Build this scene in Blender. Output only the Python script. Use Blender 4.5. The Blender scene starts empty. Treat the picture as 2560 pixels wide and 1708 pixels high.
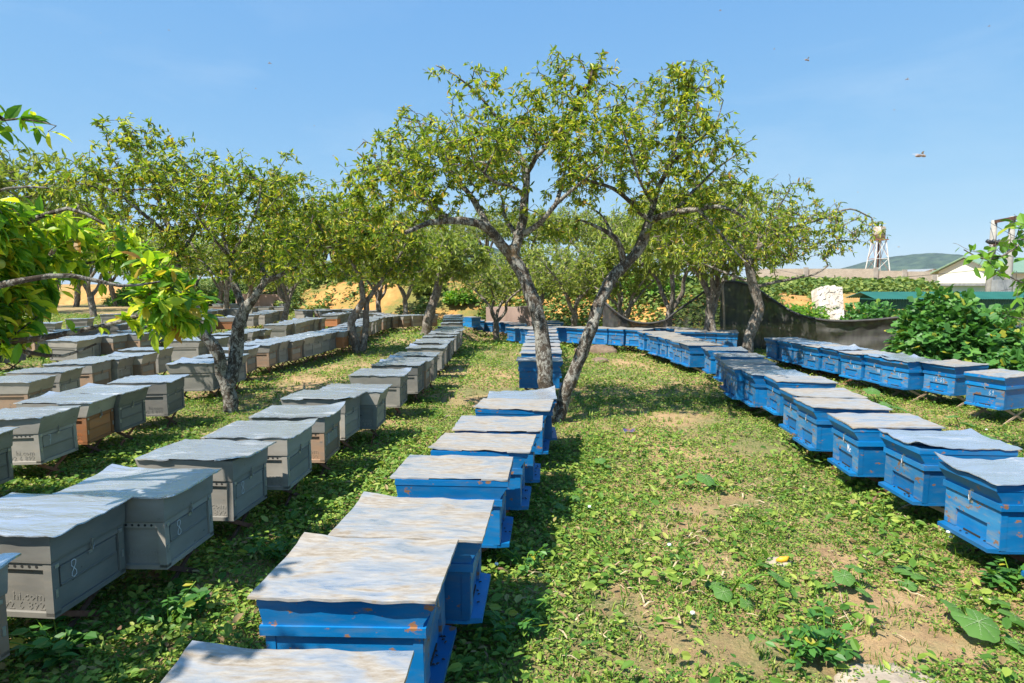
import bpy, math, random
import numpy as np
from mathutils import Vector, Matrix, noise as mnoise
random.seed(7); RNG = np.random.default_rng(11)
S = bpy.context.scene
COL = S.collection
rad = math.radians
# ------------------------------------------------------------------ camera
H = 1.52; PITCH = rad(5.4); F = 1515.0
cam_d = bpy.data.cameras.new('camera'); cam = bpy.data.objects.new('camera', cam_d); COL.objects.link(cam)
cam.location = (0, 0, H); cam.rotation_euler = (rad(90) - PITCH, 0, 0)
cam_d.lens = 36 * F / 2560; cam_d.sensor_width = 36; cam_d.clip_start = 0.05; cam_d.clip_end = 6000
S.camera = cam
def ray(x, y):
    u = (x - 1280) / F; v = (854 - y) / F
    return Vector((u, math.cos(PITCH) + v * math.sin(PITCH), -math.sin(PITCH) + v * math.cos(PITCH)))
def P(x, y, z=0.0):                       # point of the level plane z seen at (x, y)
    r = ray(x, y); t = (z - H) / r.z
    return Vector((r.x * t, r.y * t, z))
def Q(x, y, d):                           # point at forward distance d
    r = ray(x, y); t = d / r.y
    return Vector((r.x * t, d, H + r.z * t))
def DQ(x, y, d): return Q(x * 1.0894, y * 1.0894, d)
# ------------------------------------------------------------------ materials
def newmat(name):
    m = bpy.data.materials.new(name); m.use_nodes = True
    nt = m.node_tree; b = nt.nodes['Principled BSDF']; return m, nt, b
def N(nt, t, **kw):
    n = nt.nodes.new(t)
    for k, v in kw.items():
        if k in n.inputs: n.inputs[k].default_value = v
        else: setattr(n, k, v)
    return n
def ramp(nt, fac, stops, interp='LINEAR'):
    r = nt.nodes.new('ShaderNodeValToRGB'); r.color_ramp.interpolation = interp
    e = r.color_ramp.elements
    while len(e) < len(stops): e.new(0.5)
    for i, (p, c) in enumerate(stops):
        e[i].position = p; e[i].color = (*c, 1) if len(c) == 3 else c
    nt.links.new(fac, r.inputs['Fac']); return r
def noise(nt, scale, detail=4, rough=.55, co='Object', dist=0.0, sc=None):
    tc = nt.nodes.new('ShaderNodeTexCoord'); n = N(nt, 'ShaderNodeTexNoise', Scale=scale, Detail=detail, Roughness=rough, Distortion=dist)
    src = tc.outputs[co]
    if sc:
        mp = nt.nodes.new('ShaderNodeMapping'); mp.inputs['Scale'].default_value = sc; nt.links.new(src, mp.inputs['Vector']); src = mp.outputs[0]
    nt.links.new(src, n.inputs['Vector']); return n
def mixc(nt, fac, a, b, mode='MIX'):
    m = nt.nodes.new('ShaderNodeMix'); m.data_type = 'RGBA'; m.blend_type = mode
    for s, v in ((m.inputs[0], fac), (m.inputs[6], a), (m.inputs[7], b)):
        if hasattr(v, 'is_linked') or hasattr(v, 'links'): nt.links.new(v, s)
        else: s.default_value = v if not isinstance(v, tuple) else (*v, 1)
    return m.outputs[2]
def bump(nt, b, h, strength=.3, dist=.01):
    n = N(nt, 'ShaderNodeBump', Strength=strength, Distance=dist); nt.links.new(h, n.inputs['Height']); nt.links.new(n.outputs[0], b.inputs['Normal'])
def objrand(nt):
    # position based, so that every hive is weathered differently
    return nt.nodes.new('ShaderNodeObjectInfo').outputs['Random']
def offset_noise(nt, scale, detail=4, sc=None, rough=.55, dist=0.0):
    # object noise shifted per object by its random number
    n = noise(nt, scale, detail, rough, 'Object', dist, sc)
    n.noise_dimensions = '4D'
    m = N(nt, 'ShaderNodeMath', operation='MULTIPLY'); m.inputs[1].default_value = 37.0
    nt.links.new(objrand(nt), m.inputs[0]); nt.links.new(m.outputs[0], n.inputs['W'])
    return n
def paint(name, base, alt, chip, chip_lo=.60, dust=(.30, .24, .17), rough=.5, dustamt=.25):
    m, nt, b = newmat(name)
    n1 = offset_noise(nt, 5, 5, sc=(1, 1, 2.2)); c = ramp(nt, n1.outputs['Fac'], [(.3, base), (.72, alt)]).outputs[0]
    n0 = offset_noise(nt, 9, 6, sc=(1, 1, 4)); dn = ramp(nt, n0.outputs['Fac'], [(.48, (0, 0, 0)), (.75, (dustamt * 1.6,) * 3)]).outputs[0]
    c = mixc(nt, dn, c, dust)
    n2 = offset_noise(nt, 16, 8, sc=(1, 1, 1.6), rough=.62); k = ramp(nt, n2.outputs['Fac'], [(chip_lo, (0, 0, 0)), (chip_lo + .035, (1, 1, 1))]).outputs[0]
    c = mixc(nt, k, c, chip)
    rnd = ramp(nt, objrand(nt), [(0, (.68, .70, .72)), (1, (1.15, 1.13, 1.1))]).outputs[0]
    c = mixc(nt, 1.0, c, rnd, 'MULTIPLY')
    nt.links.new(c, b.inputs['Base Color']); b.inputs['Roughness'].default_value = rough
    bump(nt, b, n2.outputs['Fac'], .25, .004); return m
M = {}
M['blue'] = paint('blue_paint', (.0008, .125, .345), (.004, .185, .46), (.30, .15, .07), .615, (.10, .17, .24), .42, .32)
M['blue_front'] = paint('worn_blue_paint', (.008, .14, .36), (.04, .22, .43), (.22, .12, .07), .57, (.26, .24, .20), .6, .6)
M['grey'] = paint('grey_paint', (.25, .235, .205), (.36, .335, .295), (.09, .06, .04), .66, (.33, .28, .22), .6, .3)
M['grey_dark'] = paint('dark_and_shaded_grey_paint', (.15, .145, .132), (.225, .215, .19), (.07, .045, .03), .66, (.26, .23, .19), .6, .3)  # darker grey hives, partly tree shade put into the paint colour
M['tan'] = paint('tan_board', (.33, .21, .13), (.40, .27, .18), (.2, .17, .14), .62, (.22, .2, .17), .7, .4)
M['orange'] = paint('orange_board', (.42, .16, .05), (.48, .2, .08), (.22, .15, .1), .66, (.25, .2, .15), .65, .3)
def sheet(name, dusty):
    m, nt, b = newmat(name)
    b.inputs['Metallic'].default_value = 1
    n = offset_noise(nt, 4.5, 9, sc=(.7, 2.0, 1), rough=.68, dist=.8)
    lo = .36 if dusty else .56
    if not dusty: n.inputs['Detail'].default_value = 5; n.inputs['Scale'].default_value = 3.2
    k = ramp(nt, n.outputs['Fac'], [(lo, (0, 0, 0)), (lo + .2, (1, 1, 1))]).outputs[0]
    n2 = offset_noise(nt, 30, 8, sc=(.6, 2.4, 1), rough=.7); dirt = ramp(nt, n2.outputs['Fac'], [(.22, (.14, .09, .05)), (.40, (.25, .20, .145)), (.58, (.35, .31, .26)), (.8, (.44, .42, .385))]).outputs[0]
    if not dusty: dirt = ramp(nt, n2.outputs['Fac'], [(.3, (.34, .34, .33)), (.7, (.52, .50, .45))]).outputs[0]
    c = mixc(nt, k, (.50, .53, .57) if dusty else (.64, .66, .69), dirt); nt.links.new(c, b.inputs['Base Color'])
    mt = ramp(nt, k, [(0, (.75, .75, .75)), (1, (.03, .03, .03) if dusty else (.2, .2, .2))]).outputs[0]; nt.links.new(mt, b.inputs['Metallic'])
    rg = ramp(nt, k, [(0, (.27, .27, .27)), (1, (.55, .55, .55))]).outputs[0]; nt.links.new(rg, b.inputs['Roughness'])
    n3 = offset_noise(nt, 11 if dusty else 5, 5, sc=(.45, 1.7, 1), dist=1.2); bump(nt, b, n3.outputs['Fac'], .38 if dusty else .7, .010 if dusty else .022); return m
M['sheet'] = sheet('aluminium_sheet', False); M['sheet_dusty'] = sheet('dusty_aluminium_sheet', True)
def simple(name, stops, scale=8, rough=.8, bmp=.3, bd=.01, co='Object', sc=None, metal=0, detail=6):
    m, nt, b = newmat(name); n = noise(nt, scale, detail, .6, co, sc=sc)
    nt.links.new(ramp(nt, n.outputs['Fac'], stops).outputs[0], b.inputs['Base Color'])
    b.inputs['Roughness'].default_value = rough; b.inputs['Metallic'].default_value = metal
    if bmp: bump(nt, b, n.outputs['Fac'], bmp, bd)
    return m
M['rust'] = simple('rusty_iron', [(.3, (.17, .06, .035)), (.7, (.34, .14, .075))], 20, .85)
M['rust_dark'] = simple('dark_rusty_iron', [(.3, (.06, .03, .02)), (.7, (.16, .075, .045))], 20, .85)
M['tankm'] = simple('stained_tank', [(.35, (.22, .13, .07)), (.55, (.42, .38, .32)), (.75, (.5, .47, .42))], 2.5, .7, .2)
M['brownrock'] = simple('brown_rock', [(.3, (.12, .075, .05)), (.7, (.26, .19, .13))], 7, .9, .8, .03)
M['wood'] = simple('pale_wood', [(.3, (.35, .23, .14)), (.7, (.5, .38, .27))], 12, .8, sc=(1, 1, 6))
M['steel'] = simple('worn_steel', [(.3, (.3, .29, .27)), (.7, (.55, .54, .5))], 30, .45, metal=.6)
M['dark'] = simple('dark_void', [(0, (.012, .011, .01)), (1, (.03, .028, .025))], 5, .9, 0)
M['chalk'] = simple('white_chalk', [(.3, (.55, .56, .58)), (.7, (.8, .8, .8))], 60, .9, 0)
M['concrete'] = simple('weathered_concrete', [(.3, (.25, .235, .21)), (.7, (.40, .375, .33))], 3, .9)
M['rock'] = simple('pale_rock', [(.3, (.22, .17, .12)), (.6, (.42, .35, .27)), (.8, (.55, .5, .42))], 7, .9, .8, .03)
M['limestone'] = simple('white_limestone', [(.3, (.30, .25, .19)), (.6, (.52, .47, .40)), (.8, (.6, .56, .5))], 2.5, .9, .9, .08)
M['cream'] = simple('cream_cladding', [(0, (.66, .66, .53)), (1, (.72, .72, .6))], 1, .6, 0)
M['greenroof'] = simple('green_sheet_roof', [(.3, (.012, .085, .065)), (.7, (.02, .12, .095))], 2, .45, 0)
M['paleroof'] = simple('pale_green_roof', [(.3, (.16, .25, .17)), (.7, (.21, .31, .2))], 2, .5, 0)
M['teal'] = simple('pale_blue_wall', [(.3, (.30, .55, .58)), (.7, (.38, .62, .63))], 2, .7, 0)
M['grey_metal'] = simple('grey_metal', [(.3, (.2, .21, .21)), (.7, (.34, .35, .35))], 4, .5)
M['white_metal'] = simple('white_painted_steel', [(.3, (.5, .49, .45)), (.7, (.75, .74, .7))], 4, .6)
M['red'] = simple('red_paint', [(0, (.45, .02, .02)), (1, (.6, .05, .04))], 4, .6)
M['black'] = simple('black_plastic', [(0, (.01, .01, .01)), (1, (.03, .03, .03))], 4, .5)
M['yellow'] = simple('orange_yellow_rind', [(.3, (.75, .35, .02)), (.7, (.85, .5, .03))], 12, .5)
M['purple'] = simple('printed_wrapper', [(.42, (.07, .06, .16)), (.5, (.30, .10, .05)), (.6, (.35, .17, .1))], 9, .3, 0)
M['white'] = simple('white_plastic', [(0, (.7, .75, .7)), (1, (.8, .84, .8))], 9, .4, 0)
def brick():
    m, nt, b = newmat('grey_brick'); tc = nt.nodes.new('ShaderNodeTexCoord'); br = N(nt, 'ShaderNodeTexBrick', Scale=2.6)
    mp = nt.nodes.new('ShaderNodeMapping'); mp.inputs['Rotation'].default_value = (rad(90), 0, 0)
    nt.links.new(tc.outputs['Object'], mp.inputs['Vector']); nt.links.new(mp.outputs[0], br.inputs['Vector'])
    br.inputs['Color1'].default_value = (.46, .41, .33, 1); br.inputs['Color2'].default_value = (.56, .50, .41, 1); br.inputs['Mortar'].default_value = (.32, .28, .24, 1)
    n = noise(nt, .8, 6); c = mixc(nt, .5, br.outputs['Color'], ramp(nt, n.outputs['Fac'], [(.3, (.55, .52, .48)), (.7, (1, 1, 1))]).outputs[0], 'MULTIPLY')
    nt.links.new(c, b.inputs['Base Color']); b.inputs['Roughness'].default_value = .9; bump(nt, b, br.outputs['Fac'], -.3, .02); return m
M['brick'] = brick()
def bark(name, dark, light, amt):
    m, nt, b = newmat(name)
    n = noise(nt, 34, 8, .75, sc=(1, 1, .45)); n2 = noise(nt, 13, 10, .85, sc=(1, 1, .7), dist=.6); n3 = noise(nt, 5, 4, .6)
    c = ramp(nt, n.outputs['Fac'], [(.32, dark), (.6, tuple(v * 2.6 for v in dark))]).outputs[0]
    k = ramp(nt, n2.outputs['Fac'], [(amt - .02, (0, 0, 0)), (amt + .015, (1, 1, 1))]).outputs[0]; c = mixc(nt, k, c, light)
    k3 = ramp(nt, n3.outputs['Fac'], [(.60, (0, 0, 0)), (.68, (.7, .7, .7))]).outputs[0]; c = mixc(nt, k3, c, (.20, .12, .05))
    nt.links.new(c, b.inputs['Base Color']); b.inputs['Roughness'].default_value = .95; bump(nt, b, n.outputs['Fac'], 1.0, .035); return m
M['bark'] = bark('lichened_bark', (.035, .025, .017), (.36, .34, .29), .515)
M['bark_far'] = bark('grey_bark', (.07, .055, .042), (.30, .27, .23), .52)
def leafmat(name, stops, trans=.4, rough=.45, hue=0):
    m = bpy.data.materials.new(name); m.use_nodes = True; nt = m.node_tree; nt.nodes.clear()
    out = nt.nodes.new('ShaderNodeOutputMaterial'); geo = nt.nodes.new('ShaderNodeNewGeometry')
    c = ramp(nt, geo.outputs['Random Per Island'], stops).outputs[0]
    pr = N(nt, 'ShaderNodeBsdfPrincipled', Roughness=rough); pr.inputs['Specular IOR Level'].default_value = .35
    tr = nt.nodes.new('ShaderNodeBsdfTranslucent')
    nt.links.new(c, pr.inputs['Base Color'])
    tcol = mixc(nt, 1.0, c, (1.25, 1.35, .6), 'MULTIPLY'); nt.links.new(tcol, tr.inputs['Color'])
    mx = N(nt, 'ShaderNodeMixShader', Fac=trans); nt.links.new(pr.outputs[0], mx.inputs[1]); nt.links.new(tr.outputs[0], mx.inputs[2])
    nt.links.new(mx.outputs[0], out.inputs['Surface']); return m
M['leaf'] = leafmat('plum_leaf', [(0, (.08, .16, .02)), (.38, (.20, .29, .03)), (.70, (.38, .43, .045)), (.93, (.60, .54, .06)), (1, (.48, .24, .08))], .46)
M['leaf_near'] = leafmat('near_plum_leaf', [(0, (.06, .18, .016)), (.36, (.18, .34, .022)), (.66, (.42, .53, .035)), (.92, (.70, .66, .05)), (1, (.36, .18, .04))], .5)
M['leaf_far'] = leafmat('far_plum_leaf', [(0, (.12, .18, .035)), (.5, (.26, .33, .06)), (1, (.44, .44, .09))], .42)
M['leaf_bush'] = leafmat('bush_leaf', [(0, (.04, .125, .025)), (.6, (.075, .21, .04)), (.93, (.13, .29, .05)), (1, (.4, .34, .03))], .3)
M['leaf_vine'] = leafmat('light_green_leaf', [(0, (.08, .19, .02)), (.6, (.15, .31, .03)), (.93, (.25, .41, .04)), (1, (.42, .34, .03))], .4)
M['herb'] = leafmat('herb_leaf', [(0, (.05, .14, .018)), (.35, (.12, .235, .03)), (.7, (.235, .33, .048)), (.9, (.36, .42, .08)), (.96, (.36, .27, .12)), (1, (.2, .1, .07))], .3, .55)
M['herb_bank'] = leafmat('bank_herb', [(0, (.05, .11, .02)), (.5, (.13, .2, .035)), (1, (.27, .31, .07))], .25, .6)
M['straw'] = leafmat('dry_straw', [(0, (.20, .12, .06)), (.5, (.36, .25, .14)), (1, (.52, .42, .27))], .1, .7)
M['pumpkin'] = leafmat('pumpkin_leaf', [(0, (.07, .17, .035)), (1, (.12, .25, .05))], .3, .5)
M['vein'] = leafmat('pale_vein', [(0, (.26, .36, .18)), (1, (.34, .42, .22))], .3, .5)
M['fruit'] = leafmat('green_plum', [(0, (.25, .38, .05)), (.6, (.38, .42, .07)), (.85, (.5, .3, .06)), (1, (.45, .12, .05))], .1, .4)
# ------------------------------------------------------------------ mesh helpers
def tag(o, label=None, cat=None, group=None, kind=None):
    if label: o['label'] = label
    if cat: o['category'] = cat
    if group: o['group'] = group
    if kind: o['kind'] = kind
    return o
def empty(name, loc, rz=0):
    o = bpy.data.objects.new(name, None); COL.objects.link(o); o.location = loc; o.rotation_euler = (0, 0, rz); o.empty_display_size = .1; return o
def link(name, me, parent=None):
    o = bpy.data.objects.new(name, me); COL.objects.link(o)
    if parent: o.parent = parent
    return o
class MB:
    def __init__(s): s.v = []; s.f = []; s.m = []
    def add(s, vs, fs, mi=0):
        b = len(s.v); s.v += [tuple(v) for v in vs]; s.f += [tuple(i + b for i in f) for f in fs]; s.m += [mi] * len(fs)
    def box(s, x0, x1, y0, y1, z0, z1, mi=0):
        s.add([(x0, y0, z0), (x1, y0, z0), (x1, y1, z0), (x0, y1, z0), (x0, y0, z1), (x1, y0, z1), (x1, y1, z1), (x0, y1, z1)],
              [(0, 3, 2, 1), (4, 5, 6, 7), (0, 1, 5, 4), (1, 2, 6, 5), (2, 3, 7, 6), (3, 0, 4, 7)], mi)
    def loft(s, rects, mi=0):            # rects: (x0,x1,y0,y1,z) bottom to top
        vs = []
        for x0, x1, y0, y1, z in rects: vs += [(x0, y0, z), (x1, y0, z), (x1, y1, z), (x0, y1, z)]
        fs = [(0, 3, 2, 1)]
        for i in range(len(rects) - 1):
            a = 4 * i
            for k in range(4): fs.append((a + k, a + (k + 1) % 4, a + 4 + (k + 1) % 4, a + 4 + k))
        a = 4 * (len(rects) - 1); fs.append((a, a + 1, a + 2, a + 3)); s.add(vs, fs, mi)
    def bar(s, p, q, w, t, mi=0):        # flat bar from p to q
        p = Vector(p); q = Vector(q); d = (q - p).normalized(); up = Vector((0, 0, 1)) if abs(d.z) < .95 else Vector((1, 0, 0))
        a = d.cross(up).normalized(); b = a.cross(d).normalized(); vs = []
        for c in (p, q):
            for i, j in ((-1, -1), (1, -1), (1, 1), (-1, 1)): vs.append(c + a * (i * t / 2) + b * (j * w / 2))
        s.add(vs, [(0, 1, 2, 3)[::-1], (4, 5, 6, 7), (0, 1, 5, 4), (1, 2, 6, 5), (2, 3, 7, 6), (3, 0, 4, 7)], mi)
    def tube(s, pts, rs, n=8, mi=0, cap=True, wob=0, sd=0):
        pts = [Vector(p) for p in pts]; k = len(pts)
        if not isinstance(rs, (list, tuple)): rs = [rs] * k
        ref = None; vs = []
        for i in range(k):
            d = (pts[min(i + 1, k - 1)] - pts[max(i - 1, 0)])
            d = d.normalized() if d.length > 1e-9 else Vector((0, 0, 1))
            if ref is None: ref = d.orthogonal().normalized()
            a = (ref - d * ref.dot(d)); a = a.normalized() if a.length > 1e-6 else d.orthogonal().normalized(); ref = a; b = d.cross(a)
            for j in range(n):
                t = 2 * math.pi * j / n; r = rs[i]
                if wob: r *= 1 + wob * mnoise.noise(Vector((math.cos(t) * 1.3 + sd, math.sin(t) * 1.3, i * .55)))
                vs.append(pts[i] + a * (math.cos(t) * r) + b * (math.sin(t) * r))
        fs = [(i * n + j, i * n + (j + 1) % n, (i + 1) * n + (j + 1) % n, (i + 1) * n + j) for i in range(k - 1) for j in range(n)]
        if cap: fs += [tuple(range(n))[::-1], tuple((k - 1) * n + j for j in range(n))]
        s.add(vs, fs, mi)
    def mesh(s, name, mats, smooth=False, bevel=0):
        me = bpy.data.meshes.new(name); me.from_pydata(s.v, [], s.f)
        for m in (mats if isinstance(mats, (list, tuple)) else [mats]): me.materials.append(m)
        me.polygons.foreach_set('material_index', s.m)
        if smooth: me.polygons.foreach_set('use_smooth', [True] * len(s.f))
        me.update(); return me
    def obj(s, name, mats, parent=None, smooth=False): return link(name, s.mesh(name, mats, smooth), parent)
def npmesh(name, V, Fq, mats, midx=None, smooth=False):
    me = bpy.data.meshes.new(name); nv = len(V); nf, k = Fq.shape
    me.vertices.add(nv); me.vertices.foreach_set('co', np.asarray(V, dtype=np.float32).ravel())
    me.loops.add(nf * k); me.loops.foreach_set('vertex_index', np.asarray(Fq, dtype=np.int32).ravel())
    me.polygons.add(nf); me.polygons.foreach_set('loop_start', np.arange(0, nf * k, k, dtype=np.int32))
    try: me.polygons.foreach_set('loop_total', np.full(nf, k, dtype=np.int32))
    except Exception: pass
    for m in (mats if isinstance(mats, (list, tuple)) else [mats]): me.materials.append(m)
    if midx is not None: me.polygons.foreach_set('material_index', np.asarray(midx, dtype=np.int32))
    me.polygons.foreach_set('use_smooth', np.full(nf, smooth)); me.update(calc_edges=True); return me
def unit(a): return a / np.maximum(np.linalg.norm(a, axis=1, keepdims=True), 1e-9)
def scatter(tv, tf, pos, d, n, size, wid=None):
    """copies of a small template: x along d, y across, z along n"""
    d = unit(d); side = unit(np.cross(n, d)); n = np.cross(d, side)
    size = np.asarray(size).reshape(-1, 1, 1); w = size if wid is None else size * np.asarray(wid).reshape(-1, 1, 1)
    V = pos[:, None, :] + size * tv[None, :, 0:1] * d[:, None, :] + w * tv[None, :, 1:2] * side[:, None, :] + size * tv[None, :, 2:3] * n[:, None, :]
    k = len(tv); Fq = tf[None, :, :] + (np.arange(len(pos)) * k)[:, None, None]
    return V.reshape(-1, 3), Fq.reshape(-1, tf.shape[1])
# leaf templates (quads either side of the midrib, tip bending down)
T_PLUM = (np.array([(0, 0, 0), (.38, .17, .05), (.75, .12, -.01), (1, 0, -.14), (.75, -.12, -.01), (.38, -.17, .05)], float), np.array([(0, 1, 2, 3), (0, 3, 4, 5)]))
T_BROAD = (np.array([(0, 0, 0), (.25, .27, .05), (.65, .26, .03), (1, 0, -.12), (.65, -.26, .03), (.25, -.27, .05)], float), np.array([(0, 1, 2, 3), (0, 3, 4, 5)]))
T_NEAR = (np.array([(0, 0, 0), (.22, .14, .05), (.5, .21, .055), (.8, .13, 0), (1.05, 0, -.16), (.8, -.13, 0), (.5, -.21, .055), (.22, -.14, .05), (.25, 0, .01), (.52, 0, .0), (.8, 0, -.05)], float),
          np.array([(0, 1, 8, 8), (1, 2, 9, 8), (2, 3, 10, 9), (3, 4, 10, 10), (0, 8, 7, 7), (8, 9, 6, 7), (9, 10, 5, 6), (10, 4, 5, 5)]))
def fix_tris(Vf): return Vf
T_LOBED = (np.array([(0, 0, 0), (.30, .36, .03), (.48, .20, .0), (.78, .30, -.04), (1, 0, -.14), (.78, -.30, -.04), (.48, -.20, 0), (.30, -.36, .03)], float), np.array([(0, 1, 2, 4), (2, 3, 4, 4), (0, 4, 6, 7), (4, 5, 6, 6)]))
T_GRASS = (np.array([(0, .03, 0), (.5, .028, .12), (1, 0, .05), (.5, -.028, .12), (0, -.03, 0)], float), np.array([(0, 1, 3, 4), (1, 2, 3, 3)]))
def tri_clean(tf):
    return tf
def make_mesh_mixed(name, V, Fq, mats, midx=None, smooth=False):
    """quads with repeated last index become triangles"""
    Fq = np.asarray(Fq); tri = Fq[:, 2] == Fq[:, 3]
    if not tri.any(): return npmesh(name, V, Fq, mats, midx, smooth)
    me = bpy.data.meshes.new(name); lt = np.where(tri, 3, 4).astype(np.int32); ls = np.concatenate(([0], np.cumsum(lt)[:-1])).astype(np.int32)
    mask = np.ones(Fq.shape, bool); mask[tri, 3] = False; li = Fq[mask]
    me.vertices.add(len(V)); me.vertices.foreach_set('co', np.asarray(V, dtype=np.float32).ravel())
    me.loops.add(len(li)); me.loops.foreach_set('vertex_index', li.astype(np.int32)); me.polygons.add(len(Fq)); me.polygons.foreach_set('loop_start', ls)
    try: me.polygons.foreach_set('loop_total', lt)
    except Exception: pass
    for m in (mats if isinstance(mats, (list, tuple)) else [mats]): me.materials.append(m)
    if midx is not None: me.polygons.foreach_set('material_index', np.asarray(midx, dtype=np.int32))
    me.polygons.foreach_set('use_smooth', np.full(len(Fq), smooth)); me.update(calc_edges=True); return me
# ------------------------------------------------------------------ world, light
w = bpy.data.worlds.new('World'); S.world = w; w.use_nodes = True; nt = w.node_tree
SUN_V = Vector((-.54, -.44, 1.0)).normalized(); ELEV = math.asin(SUN_V.z)
sky = nt.nodes.new('ShaderNodeTexSky'); sky.sky_type = 'NISHITA'; sky.sun_disc = False
sky.sun_elevation = ELEV; sky.sun_rotation = math.atan2(SUN_V.x, SUN_V.y)
sky.air_density = 1.0; sky.dust_density = .3; sky.ozone_density = 1.6; sky.altitude = 600
sep = nt.nodes.new('ShaderNodeSeparateColor'); nt.links.new(sky.outputs[0], sep.inputs[0]); cmb = nt.nodes.new('ShaderNodeCombineColor')
for ci, (ex, kk) in enumerate(((.58, .64), (.37, 1.27), (.12, 2.62))):
    pw = N(nt, 'ShaderNodeMath', operation='POWER'); pw.inputs[1].default_value = ex; nt.links.new(sep.outputs[ci], pw.inputs[0]); mu = N(nt, 'ShaderNodeMath', operation='MULTIPLY'); mu.inputs[1].default_value = kk; nt.links.new(pw.outputs[0], mu.inputs[0]); nt.links.new(mu.outputs[0], cmb.inputs[ci])
tint = cmb.outputs[0]
cn = noise(nt, 1.6, 7, .6, 'Generated', .6, (1.0, 1.0, 4.0)); cf = ramp(nt, cn.outputs['Fac'], [(.52, (0, 0, 0)), (.80, (.16, .16, .16))]).outputs[0]; tint = mixc(nt, cf, tint, (3.2, 3.6, 3.9))
nt.links.new(tint, nt.nodes['Background'].inputs[0]); nt.nodes['Background'].inputs[1].default_value = .15
sl = bpy.data.lights.new('sun', 'SUN'); so = bpy.data.objects.new('sun', sl); COL.objects.link(so)
sl.energy = 5.0; sl.angle = rad(.5); sl.color = (1, .95, .86); so.rotation_euler = SUN_V.to_track_quat('Z', 'Y').to_euler(); so.location = (-20, -12, 40)
S.view_settings.view_transform = 'Standard'; S.view_settings.look = 'None'; S.view_settings.gamma = 1; S.view_settings.exposure = 0.92
# ------------------------------------------------------------------ terrain
TOE = [(-60, 46), (-25, 44), (-17, 42), (-11, 30), (-6.3, 27), (-4.3, 26), (0, 25), (3.5, 22), (6, 21), (9, 22), (13, 25), (19, 27), (60, 30)]
def toe(x):
    if x <= TOE[0][0]: return TOE[0][1]
    for (a, b), (c, d) in zip(TOE, TOE[1:]):
        if x <= c: return b + (d - b) * (x - a) / (c - a)
    return TOE[-1][1]
def dip(x, y):
    s_ = lambda t: (lambda k: k * k * (3 - 2 * k))(max(0, min(1, t)))
    return -.42 * s_((y - 13) / 8) * s_((x + 1.9) / .9) * s_((5.5 - x) / 2.0)
def gz(x, y):
    z = .022 * mnoise.noise(Vector((x * .9, y * .9, 0))) + .03 * mnoise.noise(Vector((x * .25, y * .25, 3))) + dip(x, y) * max(0, min(1, (toe(x) + 4 - y) / 4))
    s = y - toe(x)
    if s > 0:
        top = 1.28 + .67 * max(0, min(1, (9 - x) / 8)) - .55 * max(0, min(1, (-9 - x) / 8)) - 1.0 * max(0, min(1, (x / max(y, 1) - .695) / .03))
        k = min(1, s / 3.2); z += (top - .45) * (k * k * (3 - 2 * k)) + .45 * min(1, max(0, s - 2) / 5)
        z += .16 * mnoise.noise(Vector((x * .8, y * .8, 9))) * min(1, s / 1.5) * max(0, 1 - max(0, s - 6) / 6)
    return z
def soilmat(name, bank):
    m, nt, b = newmat(name)
    n = noise(nt, .55 if not bank else .35, 8, .62); n2 = noise(nt, 7, 8, .7); n3 = noise(nt, 60, 4, .7)
    if bank: n2.inputs['Scale'].default_value = 3.0
    if bank: soil = ramp(nt, n2.outputs['Fac'], [(.3, (.36, .15, .04)), (.55, (.52, .27, .08)), (.75, (.6, .42, .2))]).outputs[0]
    else: soil = ramp(nt, n2.outputs['Fac'], [(.28, (.20, .12, .06)), (.5, (.42, .27, .13)), (.75, (.52, .37, .19))]).outputs[0]
    grn = ramp(nt, n3.outputs['Fac'], [(.3, (.05, .07, .015)), (.5, (.13, .16, .04)), (.7, (.34, .27, .13))]).outputs[0]
    lo = .50 if not bank else .60
    mn = N(nt, 'ShaderNodeMath', operation='ADD'); mn.inputs[1].default_value = 0; nt.links.new(n.outputs['Fac'], mn.inputs[0])
    mul = N(nt, 'ShaderNodeMath', operation='MULTIPLY_ADD'); nt.links.new(n2.outputs['Fac'], mul.inputs[0]); mul.inputs[1].default_value = .4; nt.links.new(mn.outputs[0], mul.inputs[2])
    if bank: grn = mixc(nt, 1.0, grn, (.75, .85, .6), 'MULTIPLY')
    k = ramp(nt, mul.outputs[0], [(lo + .13 - (.06 if bank else 0), (0, 0, 0)), (lo + .28 - (.06 if bank else 0), (.85, .85, .85))]).outputs[0]
    c = mixc(nt, k, soil, grn); nt.links.new(c, b.inputs['Base Color']); b.inputs['Roughness'].default_value = .95
    n4 = noise(nt, 45, 8, .8); b2 = N(nt, 'ShaderNodeBump', Strength=.8, Distance=.012); nt.links.new(n4.outputs['Fac'], b2.inputs['Height']); b1 = N(nt, 'ShaderNodeBump', Strength=.9, Distance=.05); nt.links.new(n2.outputs['Fac'], b1.inputs['Height']); nt.links.new(b2.outputs[0], b1.inputs['Normal']); nt.links.new(b1.outputs[0], b.inputs['Normal']); return m
M['ground'] = soilmat('ground_soil', False); M['bank'] = soilmat('bank_soil', True)
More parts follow.
